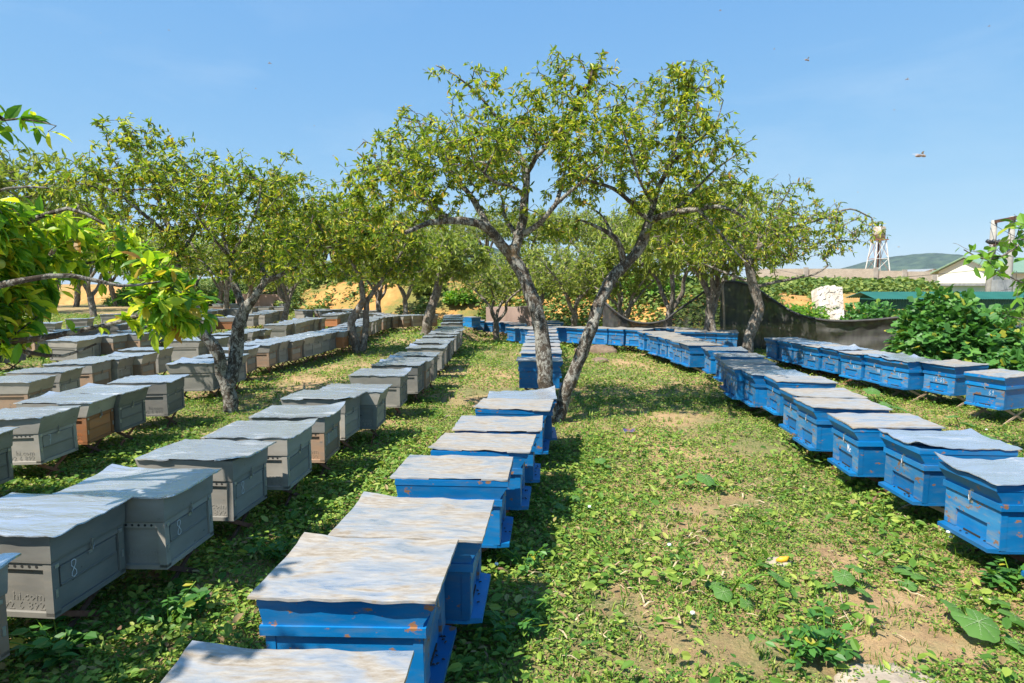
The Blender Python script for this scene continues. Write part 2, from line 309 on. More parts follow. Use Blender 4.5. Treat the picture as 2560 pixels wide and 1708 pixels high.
def terrain():
    xs = np.concatenate([np.linspace(-600, -62, 12), np.linspace(-60, -12, 90), np.linspace(-11.6, 22, 210), np.linspace(22.5, 60, 60), np.linspace(64, 600, 12)])
    def grid(y_of, rows, name, mat, z_of):
        V = []; nx = len(xs)
        for r in range(rows):
            for x in xs:
                y = y_of(float(x), r); V.append((x, y, z_of(float(x), y)))
        Fq = [(r * nx + i, r * nx + i + 1, (r + 1) * nx + i + 1, (r + 1) * nx + i) for r in range(rows - 1) for i in range(nx - 1)]
        o = link(name, npmesh(name, np.array(V), np.array(Fq), mat, smooth=True)); tag(o, kind='structure'); return o
    R0 = 130
    grid(lambda x, r: -12 + (toe(x) + 12) * (r / (R0 - 1)) ** .9, R0, 'ground', M['ground'], gz)
    ss = list(np.linspace(0, 9, 40)) + [10, 12, 15, 20, 30, 60, 120, 300, 900, 3000]
    grid(lambda x, r: toe(x) + ss[r], len(ss), 'bank', M['bank'], gz)
terrain()
# hills
def hills(name, pts, d, thick, mat, seed):
    m = MB(); xs = [Q(x, 700, d).x for x, y in pts]; hs = [Q(1280, y, d).z for x, y in pts]; n = 110; rows = 26; V = []
    for r in range(rows):
        t = r / (rows - 1)
        for i in range(n):
            x = xs[0] + (xs[-1] - xs[0]) * i / (n - 1)
            h = np.interp(x, xs, hs); prof = math.sin(math.pi * t) ** .8 if t < .5 else math.sin(math.pi * t) ** .6
            z = 1 + (h - 1) * prof + (h * .045) * mnoise.noise(Vector((x * 18 / d, t * 9, seed))) * prof + (h * .02) * mnoise.noise(Vector((x * 70 / d, t * 30, seed)))
            V.append((x, d + (t - .5) * thick * 2, z))
    Fq = [(r * n + i, r * n + i + 1, (r + 1) * n + i + 1, (r + 1) * n + i) for r in range(rows - 1) for i in range(n - 1)]
    o = link(name, npmesh(name, np.array(V), np.array(Fq), mat, smooth=True)); tag(o, kind='structure')
M['hill'] = simple('wooded_hill', [(.35, (.008, .03, .025)), (.5, (.025, .06, .04)), (.65, (.06, .10, .06))], .06, .95, 1.0, 8, detail=10)
hills('hills', [(1960, 700), (2080, 690), (2140, 672), (2206, 652), (2240, 640), (2275, 641), (2305, 633), (2340, 641), (2380, 655), (2400, 668), (2450, 675), (2530, 690), (2620, 705)], 900, 200, M['hill'], 1)
hills('hills', [(900, 700), (1050, 660), (1130, 628), (1200, 606), (1240, 622), (1300, 650), (1420, 690)], 700, 150, M['hill'], 4)
# ------------------------------------------------------------------ trees
class Skel:
    def __init__(s, seed): s.p = []; s.par = []; s.rm = []; s.rng = np.random.default_rng(seed)
    def add(s, p, par, rm=0.0): s.p.append(np.array(p, float)); s.par.append(par); s.rm.append(rm); return len(s.p) - 1
    def limb(s, pts, r0, r1, root=False, step=.09):
        pts = [np.array(q, float) for q in pts]; par = -1
        if not root:
            A = np.array(s.p); par = int(np.argmin(((A - pts[0]) ** 2).sum(1)))
        else: par = s.add(pts[0], -1, r0)
        L = sum(np.linalg.norm(b - a) for a, b in zip(pts, pts[1:])); acc = 0
        # smooth through the points (catmull-rom)
        ext = [pts[0] * 2 - pts[1]] + pts + [pts[-1] * 2 - pts[-2]]
        for i in range(1, len(ext) - 2):
            a, b, c, d = ext[i - 1], ext[i], ext[i + 1], ext[i + 2]; sl = np.linalg.norm(c - b); k = max(2, int(sl / step))
            for j in range(1, k + 1):
                t = j / k; q = .5 * ((2 * b) + (-a + c) * t + (2 * a - 5 * b + 4 * c - d) * t * t + (-a + 3 * b - 3 * c + d) * t ** 3)
                acc += sl / k; r = r0 + (r1 - r0) * min(1, acc / L)
                q = q + s.rng.normal(0, .12 * min(r, .03), 3)
                par = s.add(q, par, r)
    def grow(s, A, wig=.16, step=.07, up=.1):
        A = np.asarray(A); base = np.array(s.p); d0 = np.array([((base - a) ** 2).sum(1).min() for a in A]); order = np.argsort(d0 + s.rng.normal(0, .05, len(A)))
        P_ = np.zeros((len(s.p) + len(A) * 40, 3)); n = len(s.p); P_[:n] = base; tips = []
        for i in order:
            a = A[i]; dd = ((P_[:n] - a) ** 2).sum(1) + .6 * np.maximum(0, P_[:n, 2] - a[2]) ** 2; j = int(np.argmin(dd)); p = P_[j].copy(); L = np.linalg.norm(a - p)
            if L < .03: continue
            k = max(1, min(30, int(L / step))); par = j; off = s.rng.normal(0, wig * L, 3); off[2] = abs(off[2]) * .6 + up * L
            off2 = s.rng.normal(0, wig * .35 * L, 3)
            for q in range(1, k + 1):
                t = q / k; v = p + (a - p) * t + off * (t * (1 - t)) * 1.6 + off2 * math.sin(math.pi * 2 * t) * .5
                par = s.add(v, par); P_[n] = v; n += 1
            tips.append(par)
        return tips
    def finish(s, rt=.0028, ex=.46, jitter=0):
        n = len(s.p); cnt = np.zeros(n); ch = [[] for _ in range(n)]
        for i in range(n):
            if s.par[i] >= 0: ch[s.par[i]].append(i)
        order = []; st = [i for i in range(n) if s.par[i] < 0]
        while st: i = st.pop(); order.append(i); st += ch[i]
        for i in reversed(order):
            if not ch[i]: cnt[i] = 1
            if s.par[i] >= 0: cnt[s.par[i]] += cnt[i]
        r = np.maximum(np.array(s.rm), rt * cnt ** ex)
        for i in order:
            if s.par[i] >= 0: r[i] = min(r[i], r[s.par[i]])
        s.r = r; s.ch = ch; s.order = order; return r
    def mesh(s, name, mat, rmin=0, wob=.34):
        m = MB(); starts = [(i, None) for i in range(len(s.p)) if s.par[i] < 0]
        while starts:
            i, par = starts.pop(); path = [] if par is None else [par]
            rs = [] if par is None else [min(s.r[i], s.r[par])]
            while True:
                path.append(i); rs.append(s.r[i]); c = s.ch[i]
                if not c: break
                c = sorted(c, key=lambda q: -s.r[q])
                for q in c[1:]:
                    if s.r[q] >= rmin: starts.append((q, i))
                i = c[0]
            if len(path) < 2: continue
            R = max(rs); k = 10 if R > .05 else 7 if R > .025 else 5 if R > .01 else 3
            m.tube([s.p[q] for q in path], rs, k, cap=False, wob=wob if R > .02 else 0, sd=len(m.v) % 97)
        return m.mesh(name, mat, smooth=True)
def twig_leaves(sk, tips, per, size, tmpl, seed, reach=.16, droop=.35, updn=.2):
    """leaves along the last few nodes of every twig"""
    rng = np.random.default_rng(seed); pos = []; d = []
    for t in tips:
        i = t; chain = [i]
        while sk.par[i] >= 0 and len(chain) < 5 and sk.r[sk.par[i]] < .02: i = sk.par[i]; chain.append(i)
        e = sk.p[t]; b = sk.p[chain[-1]] if len(chain) > 1 else e - np.array([0, 0, .05]); ax = e - b; L = np.linalg.norm(ax)
        ax = ax / L if L > 1e-6 else np.array([0, 0, 1.]); k = rng.poisson(per * rng.choice([0, .5, 1, 1.9]))
        for q in range(k):
            f = rng.random() ** .6; j = min(len(chain) - 1, int((1 - f) * len(chain))); p = sk.p[chain[j]] + rng.normal(0, .008, 3)
            v = rng.normal(0, 1, 3); v -= ax * v.dot(ax); v /= max(np.linalg.norm(v), 1e-6); dd = v * .9 + ax * rng.uniform(.1, .9); dd[2] -= droop * rng.uniform(.2, 1.8)
            pos.append(p); d.append(dd)
    pos = np.array(pos); d = unit(np.array(d)); n = np.zeros_like(d); n[:, 2] = 1; n += rng.normal(0, .45, n.shape)
    sz = size * rng.uniform(.55, 1.25, len(pos)); return scatter(tmpl[0], tmpl[1], pos, d, n, sz, rng.uniform(.8, 1.15, len(pos)))
def blob_points(blobs, n, d0, seed, dens=.55, yc=0.0):
    """attractors in world space; blobs = (x, y, rx, ry[, depth offset, depth radius]) around distance d0"""
    rng = np.random.default_rng(seed); out = []; A = np.array([b[2] * b[3] * (b[5] if len(b) > 5 else 1) for b in blobs], float); A /= A.sum()
    sc = d0 / F
    while len(out) < n:
        b = blobs[rng.choice(len(blobs), p=A)]; v = rng.normal(0, 1, 3); v /= np.linalg.norm(v); v *= rng.random() ** .42
        do = b[4] if len(b) > 4 else 0; dr = b[5] if len(b) > 5 else max(.35, b[2] * 1.0894 * sc * .8)
        c = DQ(b[0], b[1], d0); p = np.array([c.x + v[0] * b[2] * 1.0894 * sc, d0 + do + v[1] * dr, c.z + v[2] * b[3] * 1.0894 * sc])
        if mnoise.noise(Vector(p * 1.9)) + rng.normal(0, .12) > -.25 + dens * .3 - .1: out.append(p)
    return out
def fruits(sk, tips, k, root, seed, r=.02, drop=.03):
    rng = np.random.default_rng(seed)
    for t in rng.choice(tips, k, replace=False):
        m = MB(); c = sk.p[t] + np.array([rng.normal(0, .01), rng.normal(0, .01), -drop]); rr = r * rng.uniform(.85, 1.15)
        pr = [(math.sin(math.pi * q / 7), -math.cos(math.pi * q / 7)) for q in range(8)]
        m.tube([c + np.array([0, 0, rr * z]) for _, z in pr], [max(.0005, rr * s_ * (1 if z < .8 else .9)) for s_, z in pr], 10, cap=False)
        m.obj('fruit', M['fruit'], root, True)
def tree_thing(name, base, label, group, sk, rmesh, leafVF, leafm, shift=True):
    root = empty(name, base); tag(root, label, 'tree', group)
    inv = np.array(base)
    for v in (rmesh.vertices,):
        a = np.zeros(len(v) * 3, np.float32); v.foreach_get('co', a); a = a.reshape(-1, 3) - inv; v.foreach_set('co', a.ravel().astype(np.float32))
    rmesh.update(); link('trunk', rmesh, root)
    V, Fq = leafVF; link('foliage', make_mesh_mixed('foliage', V - inv, Fq, leafm), root); return root
GRP = 'plum trees of the orchard'
# --- the big tree in the middle, two stems from one foot
D0 = 6.55
sk = Skel(21)
b0 = P(1385, 1062); b0.z = -.06
def L(pts, d0=D0): return [DQ(x, y, d0 + dz) for x, y, dz in pts]
sk.limb([b0 + Vector((-.12, -.06, 0))] + L([(1258, 945, -.1), (1256, 900, -.1), (1250, 850, -.1), (1246, 800, -.05), (1238, 745, 0), (1220, 680, .0), (1200, 630, .05), (1178, 590, .05), (1165, 565, .05)]), .092, .070, root=True)
sk.limb([b0] + L([(1286, 945, 0), (1298, 900, 0), (1314, 860, 0), (1335, 810, 0), (1358, 750, 0), (1378, 690, .05), (1400, 645, .1), (1430, 612, .15), (1462, 580, .2), (1482, 535, .2), (1490, 505, .2)]), .076, .054, root=True)
for pts, r0, r1 in [
    ([(1178, 590, .05), (1150, 560, 0), (1125, 530, -.1), (1095, 512, -.2), (1040, 506, -.35), (985, 512, -.5), (930, 535, -.7)], .06, .018),
    ([(1125, 530, -.1), (1105, 490, .1), (1080, 450, .3), (1040, 400, .4), (1000, 340, .5), (960, 280, .5)], .04, .012),
    ([(1040, 506, -.35), (1000, 480, .0), (940, 440, .3), (880, 400, .3), (820, 350, .4)], .028, .009),
    ([(1175, 585, .05), (1190, 545, .1), (1200, 500, .15), (1206, 450, .2), (1208, 400, .2), (1200, 370, .2)], .06, .035),
    ([(1208, 400, .2), (1230, 360, .1), (1265, 325, 0), (1300, 280, -.1), (1340, 220, -.1), (1360, 160, -.1)], .03, .008),
    ([(1200, 370, .2), (1170, 320, .4), (1140, 270, .4), (1090, 210, .4), (1040, 170, .3), (1000, 150, .3)], .026, .006),
    ([(1170, 320, .4), (1130, 300, .8), (1060, 260, 1.2)], .018, .006),
    ([(1195, 540, .1), (1235, 515, -.1), (1275, 470, -.3), (1320, 430, -.5), (1380, 380, -.7)], .034, .010),
    ([(1206, 450, .2), (1180, 430, -.2), (1140, 420, -.5), (1090, 380, -.9)], .022, .008),
    ([(1190, 545, .1), (1160, 500, .5), (1150, 450, .9), (1120, 400, 1.2)], .028, .01),
    ([(1275, 470, -.3), (1290, 420, .2), (1300, 360, .5), (1290, 300, .8)], .02, .007),
    ([(1430, 612, .15), (1425, 570, .1), (1405, 540, .0), (1370, 520, -.1), (1330, 505, -.2)], .042, .010),
    ([(1405, 540, 0), (1385, 500, .3), (1350, 470, .5)], .018, .007),
    ([(1490, 505, .2), (1460, 480, .1), (1420, 440, .0), (1370, 420, -.2), (1310, 400, -.4)], .032, .009),
    ([(1486, 515, .2), (1500, 470, .3), (1512, 430, .3), (1535, 380, .2), (1555, 320, .1), (1570, 250, .1), (1580, 190, .1)], .036, .007),
    ([(1490, 505, .2), (1540, 490, .1), (1600, 480, -.1), (1660, 475, -.3), (1710, 500, -.4)], .04, .012),
    ([(1540, 490, .1), (1590, 440, .5), (1640, 390, .6), (1700, 350, .6)], .026, .008),
    ([(1600, 480, -.1), (1640, 520, -.3), (1680, 570, -.4), (1720, 610, -.5)], .024, .008),
    ([(1512, 430, .3), (1480, 380, .7), (1460, 320, 1.0)], .02, .007),
    ([(1535, 380, .2), (1590, 330, -.2), (1640, 290, -.4), (1660, 230, -.4)], .018, .006),
    ([(1500, 470, .3), (1470, 420, -.5), (1450, 360, -.9), (1430, 300, -1.0)], .022, .007)]:
    sk.limb(L(pts), r0, r1)
bl = [(1330, 125, 70, 22, 0, .3), (1270, 150, 50, 30, 0, .3), (1560, 165, 80, 22, .1, .3), (1055, 165, 75, 34, .2, .3), (1000, 140, 40, 14, .2, .15), (1330, 170, 90, 60, 0, .5), (1345, 118, 40, 14, 0, .2), (1560, 195, 105, 50, .1, .5), (1640, 200, 45, 20, 0, .2), (1200, 255, 170, 75, .2, 1.0), (925, 285, 75, 60, .3, .5), (1090, 340, 230, 85, .2, 1.2),
      (1450, 310, 240, 95, .1, 1.2), (900, 375, 110, 60, .1, .8), (960, 440, 150, 60, -.1, .9), (1640, 350, 95, 65, .1, .8), (1600, 430, 140, 55, .1, .9), (1320, 420, 120, 45, .1, 1.0), (840, 440, 60, 50, .1, .5), (1650, 480, 90, 45, -.1, .6), (1180, 460, 90, 45, .3, .8), (1450, 465, 90, 35, .1, .8), (900, 540, 80, 30, .3, .6), (1290, 520, 60, 35, .2, .5), (1560, 520, 80, 30, .2, .6), (860, 500, 90, 50, .2, .8), (1010, 500, 80, 30, -.2, .5), (1660, 545, 80, 35, -.2, .6), (780, 400, 40, 60, .3, .4), (1710, 320, 35, 18, .2, .2)]
tips = sk.grow(blob_points(bl, 3500, D0, 5, .7), wig=.14, step=.07)
sk.finish(.0032, .40)
leaves = twig_leaves(sk, tips, 11.5, .064, T_PLUM, 3)
big = tree_thing('plum_tree', b0, 'large lichened plum tree with two leaning stems standing in the middle blue row', GRP, sk, sk.mesh('trunk', M['bark']), leaves, M['leaf'])
fr = [c for c in range(1)]
def rel_fruits(sk, tips, k, root, seed, **kw):
    base = np.array(root.location); sk2 = type('o', (), {})(); sk2.p = [q - base for q in sk.p]; fruits(sk2, tips, k, root, seed, **kw)
rel_fruits(sk, tips, 26, big, 9, r=.021)
# --- left tree in front of the grey rows
D1 = 7.1
sk = Skel(5); b1 = P(580, 1032); b1.z = -.06
sk.limb([b1] + L([(530, 925, 0), (522, 890, 0), (512, 860, 0)], D1), .092, .075, root=True)
sk.limb([DQ(512, 860, D1)] + L([(504, 820, -.1), (488, 790, -.15), (462, 765, -.2), (438, 735, -.25), (420, 700, -.3), (412, 650, -.3)], D1), .07, .05)
sk.limb([DQ(525, 895, D1)] + L([(535, 850, .05), (541, 800, .1), (548, 750, .1), (560, 712, .1)], D1), .085, .072)
for pts, r0, r1 in [
    ([(560, 712, .1), (545, 670, .2), (535, 640, .2), (528, 590, .2), (510, 530, .2), (490, 460, .3)], .05, .016),
    ([(560, 712, .1), (585, 680, 0), (605, 650, 0), (635, 635, -.1), (680, 615, -.2)], .055, .016),
    ([(605, 650, 0), (600, 600, .2), (610, 540, .4), (620, 460, .4), (630, 390, .3)], .035, .01),
    ([(412, 650, -.3), (405, 600, -.2), (395, 550, 0), (370, 480, .1), (345, 400, .2), (300, 330, .2), (275, 270, .2)], .045, .007),
    ([(405, 600, -.2), (430, 560, .3), (460, 500, .6), (480, 430, .8)], .03, .01),
    ([(412, 650, -.3), (370, 610, -.5), (310, 580, -.6), (250, 560, -.6)], .034, .01),
    ([(395, 550, 0), (340, 500, -.4), (280, 450, -.5), (220, 420, -.5)], .025, .008),
    ([(535, 640, .2), (480, 620, .6), (440, 560, .9), (400, 500, 1.1)], .03, .009),
    ([(528, 590, .2), (560, 540, -.3), (590, 480, -.5), (600, 420, -.5)], .026, .008),
    ([(528, 590, .2), (500, 560, -.4), (470, 520, -.8), (440, 480, -1.0)], .026, .008)]:
    sk.limb(L(pts, D1), r0, r1)
bl = [(280, 300, 80, 45, .2, .4), (330, 400, 150, 80, .2, 1.0), (500, 420, 170, 80, .2, 1.1), (630, 430, 90, 70, .2, .8), (240, 450, 85, 60, -.3, .6), (430, 520, 200, 90, .2, 1.2), (600, 540, 110, 80, .1, 1.0), (650, 590, 60, 40, -.2, .5), (520, 600, 130, 45, .1, .9), (350, 590, 120, 50, -.3, .7), (640, 360, 40, 30, .2, .3), (370, 310, 70, 22, .2, .4), (250, 540, 60, 60, -.4, .5)]
tips = sk.grow(blob_points(bl, 2000, D1, 6, .7), wig=.15)
sk.finish(.0032, .40)
t1 = tree_thing('plum_tree', b1, 'forked plum tree with pale lichened trunk standing left of the front grey row', GRP, sk, sk.mesh('trunk', M['bark']), twig_leaves(sk, tips, 12.0, .068, T_PLUM, 4), M['leaf'])
rel_fruits(sk, tips, 12, t1, 19, r=.021)
# --- tree right behind the right-hand blue row
D2 = 10.2
sk = Skel(8); b2 = Q(1870, 925, D2); b2.z = -.05
sk.limb([b2] + [Q(1868, 862, D2), Q(1885, 810, D2), Q(1898, 765, D2), Q(1885, 715, D2), Q(1872, 670, D2)], .10, .07, root=True)
for pts, r0, r1 in [
    ([(1728, 650, 0), (1716, 610, 0), (1700, 570, -.2), (1670, 540, -.4), (1620, 520, -.5), (1570, 510, -.6)], .05, .012),
    ([(1716, 610, 0), (1740, 570, .2), (1780, 540, .3), (1830, 520, .2), (1890, 500, 0), (1950, 480, 0), (2000, 500, 0)], .045, .008),
    ([(1740, 570, .2), (1750, 520, .4), (1790, 470, .4), (1820, 420, .3)], .03, .008),
    ([(1700, 570, -.2), (1690, 520, .3), (1700, 470, .5)], .03, .009),
    ([(1730, 660, 0), (1770, 650, .1), (1820, 640, 0), (1870, 630, -.1), (1900, 610, -.1)], .035, .01),
    ([(1780, 540, .3), (1830, 570, .6), (1890, 570, .8)], .025, .008),
    ([(1730, 650, 0), (1700, 640, .4), (1650, 620, .8), (1600, 600, 1.0)], .03, .01)]:
    sk.limb(L(pts, D2), r0, r1)
bl = [(1700, 540, 150, 70, 0, 1.2), (1850, 530, 130, 70, 0, 1.1), (1940, 540, 85, 45, 0, .6), (1820, 430, 60, 40, .2, .5), (1600, 560, 100, 60, -.2, 1.0), (1750, 470, 80, 45, .2, .8), (1990, 515, 40, 16, 0, .2), (1780, 585, 130, 25, .2, 1.0)]
tips = sk.grow(blob_points(bl, 1700, D2, 16, .5), wig=.18)
sk.finish(.0042, .40)
tree_thing('plum_tree', b2, 'thinly leaved plum tree with bare grey twigs behind the right-hand blue row', GRP, sk, sk.mesh('trunk', M['bark_far']), twig_leaves(sk, tips, 6.5, .08, T_PLUM, 5), M['leaf'])
# --- forked tree beside the second grey row, and the leaning one behind the front grey row
D3 = 13.2
sk = Skel(12); b3 = P(893, 884); b3.z = -.05
sk.limb([b3] + L([(818, 800, 0), (812, 775, 0), (806, 740, 0), (822, 712, 0), (834, 690, 0)], D3), .10, .075, root=True)
sk.limb([b3 + Vector((.05, 0, 0))] + L([(832, 800, 0), (838, 760, .1), (840, 720, .1), (842, 690, .1)], D3), .08, .06, root=True)
for pts, r0, r1 in [([(834, 690, 0), (828, 650, 0), (815, 610, 0), (780, 570, -.3), (740, 530, -.5)], .06, .02), ([(842, 690, .1), (860, 665, .1), (880, 640, .1), (910, 600, 0), (930, 560, 0)], .05, .02),
    ([(815, 610, 0), (830, 560, .3), (850, 500, .3)], .04, .014), ([(780, 570, -.3), (720, 560, -.8), (690, 520, -1)], .03, .012), ([(828, 650, 0), (790, 620, .6), (760, 560, 1)], .03, .012)]:
    sk.limb(L(pts, D3), r0, r1)
bl = [(960, 560, 70, 50, .3, .9), (730, 500, 100, 75, -.6, 1.4), (830, 520, 120, 80, 0, 1.6), (710, 590, 70, 60, -.8, 1.0), (880, 580, 90, 60, 0, 1.2), (800, 610, 110, 40, 0, 1.3), (930, 620, 50, 40, 0, .7)]
tips = sk.grow(blob_points(bl, 1500, D3, 26, .9), wig=.15, step=.12); sk.finish(.005, .40)
tree_thing('plum_tree', b3, 'bushy plum tree forking from its foot at the end of the second grey row', GRP, sk, sk.mesh('trunk', M['bark_far']), twig_leaves(sk, tips, 13, .115, T_PLUM, 6), M['leaf'])
D4 = 17.5
sk = Skel(13); b4 = P(1062, 842); b4.z = -.05
sk.limb([b4] + L([(982, 735, 0), (992, 700, 0), (1002, 670, 0), (1008, 640, 0)], D4), .16, .11, root=True)
for pts, r0, r1 in [([(1008, 640, 0), (1000, 610, 0), (970, 580, 0), (940, 560, 0)], .07, .02), ([(1008, 640, 0), (1020, 600, 0), (1040, 560, 0)], .07, .02), ([(1020, 600, 0), (1060, 590, .4), (1100, 590, .5)], .04, .02)]:
    sk.limb(L(pts, D4), r0, r1)
bl = [(1000, 575, 110, 55, 0, 2.0), (950, 610, 60, 40, 0, 1.2), (1080, 590, 60, 35, 0, 1.2), (1010, 620, 80, 25, 0, 1.5)]
tips = sk.grow(blob_points(bl, 800, D4, 36, .9), wig=.15, step=.16); sk.finish(.007, .38)
tree_thing('plum_tree', b4, 'dark trunked plum tree leaning right behind the front grey row', GRP, sk, sk.mesh('trunk', M['bark_far']), twig_leaves(sk, tips, 14, .16, T_PLUM, 7), M['leaf_far'])
# --- near tree whose branches reach in from the left
sk = Skel(31); bn = Vector((-3.6, 2.2, -.05))
sk.limb([bn, (-3.55, 2.25, .5), (-3.45, 2.35, .95)], .10, .08, root=True)
def LN(pts): return [Q(x, y, d) for x, y, d in pts]
for pts, r0, r1 in [
    ([(-650, 760, 2.45), (-300, 660, 2.55), (-60, 590, 2.6), (60, 560, 2.6), (170, 520, 2.6), (260, 560, 2.6)], .04, .006),
    ([(-650, 780, 2.45), (-300, 800, 2.45), (-80, 850, 2.45), (60, 850, 2.5), (180, 830, 2.5), (320, 800, 2.55), (420, 760, 2.6), (460, 735, 2.6)], .035, .005),
    ([(-300, 800, 2.45), (-100, 740, 2.3), (60, 700, 2.3), (180, 690, 2.35), (300, 715, 2.4), (400, 705, 2.5)], .025, .004),
    ([(-60, 590, 2.6), (60, 640, 2.8), (200, 660, 2.9), (300, 640, 3.0)], .018, .004),
    ([(-80, 850, 2.45), (60, 880, 2.5), (160, 890, 2.5), (240, 860, 2.5)], .014, .004),
    ([(-300, 660, 2.55), (-150, 470, 2.4), (-60, 340, 2.3), (10, 300, 2.25), (80, 300, 2.25), (140, 315, 2.25)], .016, .003),
    ([(-300, 660, 2.55), (-100, 520, 2.7), (20, 470, 2.8), (120, 470, 2.8)], .016, .004)]:
    sk.limb(LN(pts) if pts[0][0] > -640 else [Vector((-3.45, 2.35, .95))] + LN(pts[1:]), r0, r1)
bl = [(45, 520, 70, 75, 0, .35), (150, 500, 70, 55, .1, .3), (160, 570, 120, 90, .1, .4), (110, 660, 150, 90, 0, .4), (250, 650, 110, 70, .1, .35), (330, 690, 80, 45, .1, .3), (120, 730, 150, 45, -.1, .3), (30, 640, 60, 120, 0, .4), (215, 770, 25, 30, 0, .12), (395, 735, 35, 30, .1, .12), (340, 740, 50, 25, .1, .2), (345, 610, 40, 20, .1, .12), (60, 790, 40, 12, 0, .15), (400, 665, 20, 12, 0, .1)]
tips = sk.grow(blob_points(bl, 760, 2.55, 46, 1.2), wig=.14, step=.05)
rg_ = np.random.default_rng(4); tips += sk.grow([(-2.45 + .6 * a, .75 + .65 * b, 2.5 + .25 * c) for a, b, c in rg_.uniform(-1, 1, (230, 3))], wig=.12, step=.09)
tw = sk.grow([Q(x, y, 2.25) for x, y in ((20, 285), (60, 300), (95, 288), (120, 330), (30, 325), (145, 318), (-20, 300), (90, 320))], wig=.1, step=.04)
sk.finish(.0016, .36)
near = tree_thing('plum_tree', bn, 'near plum tree reaching in from the left edge with large leaves and green plums', GRP, sk, sk.mesh('trunk', M['bark']), twig_leaves(sk, tips + tw, 9.5, .078, T_NEAR, 8, droop=.6), M['leaf_near'])
rel_fruits(sk, tips, 20, near, 29, r=.021, drop=.035)
# --- orchard trees further back: four builds, copied
def template(seed, kind):
    rng = np.random.default_rng(seed); sk = Skel(seed); n = 2 + seed % 2; lean = rng.normal(0, .12, 2)
    fork = np.array([lean[0], lean[1], .55 + .35 * rng.random()]); sk.limb([(0, 0, -.1), (lean[0] * .4, lean[1] * .4, .2), fork], .10, .085, root=True)
    for k in range(n + 2):
        a = 2 * math.pi * (k + rng.random() * .5) / (n + 2); q = fork + np.array([math.cos(a) * .40, math.sin(a) * .40, .75]); e = q + np.array([math.cos(a) * .75, math.sin(a) * .75, .45 + .3 * rng.random()])
        sk.limb([fork, fork * .5 + q * .5 + rng.normal(0, .06, 3), q, e], .055, .018)
    A = []
    while len(A) < 800:
        v = rng.normal(0, 1, 3); v /= np.linalg.norm(v); v *= rng.random() ** .4; p = np.array([v[0] * 1.6, v[1] * 1.6, 2.15 + v[2] * .78])
        if mnoise.noise(Vector(p * 1.5 + seed)) > -.15: A.append(p)
    tips = sk.grow(A, wig=.16, step=.12); sk.finish(.0045, .42)
    V, Fq = twig_leaves(sk, tips, 12 if kind else 6, .125, T_PLUM, seed)
    return sk.mesh('trunk', M['bark_far']), make_mesh_mixed('foliage', V, Fq, M['leaf_far'])
TPL = [template(s_, s_ % 2) for s_ in (101, 102, 103, 104)]
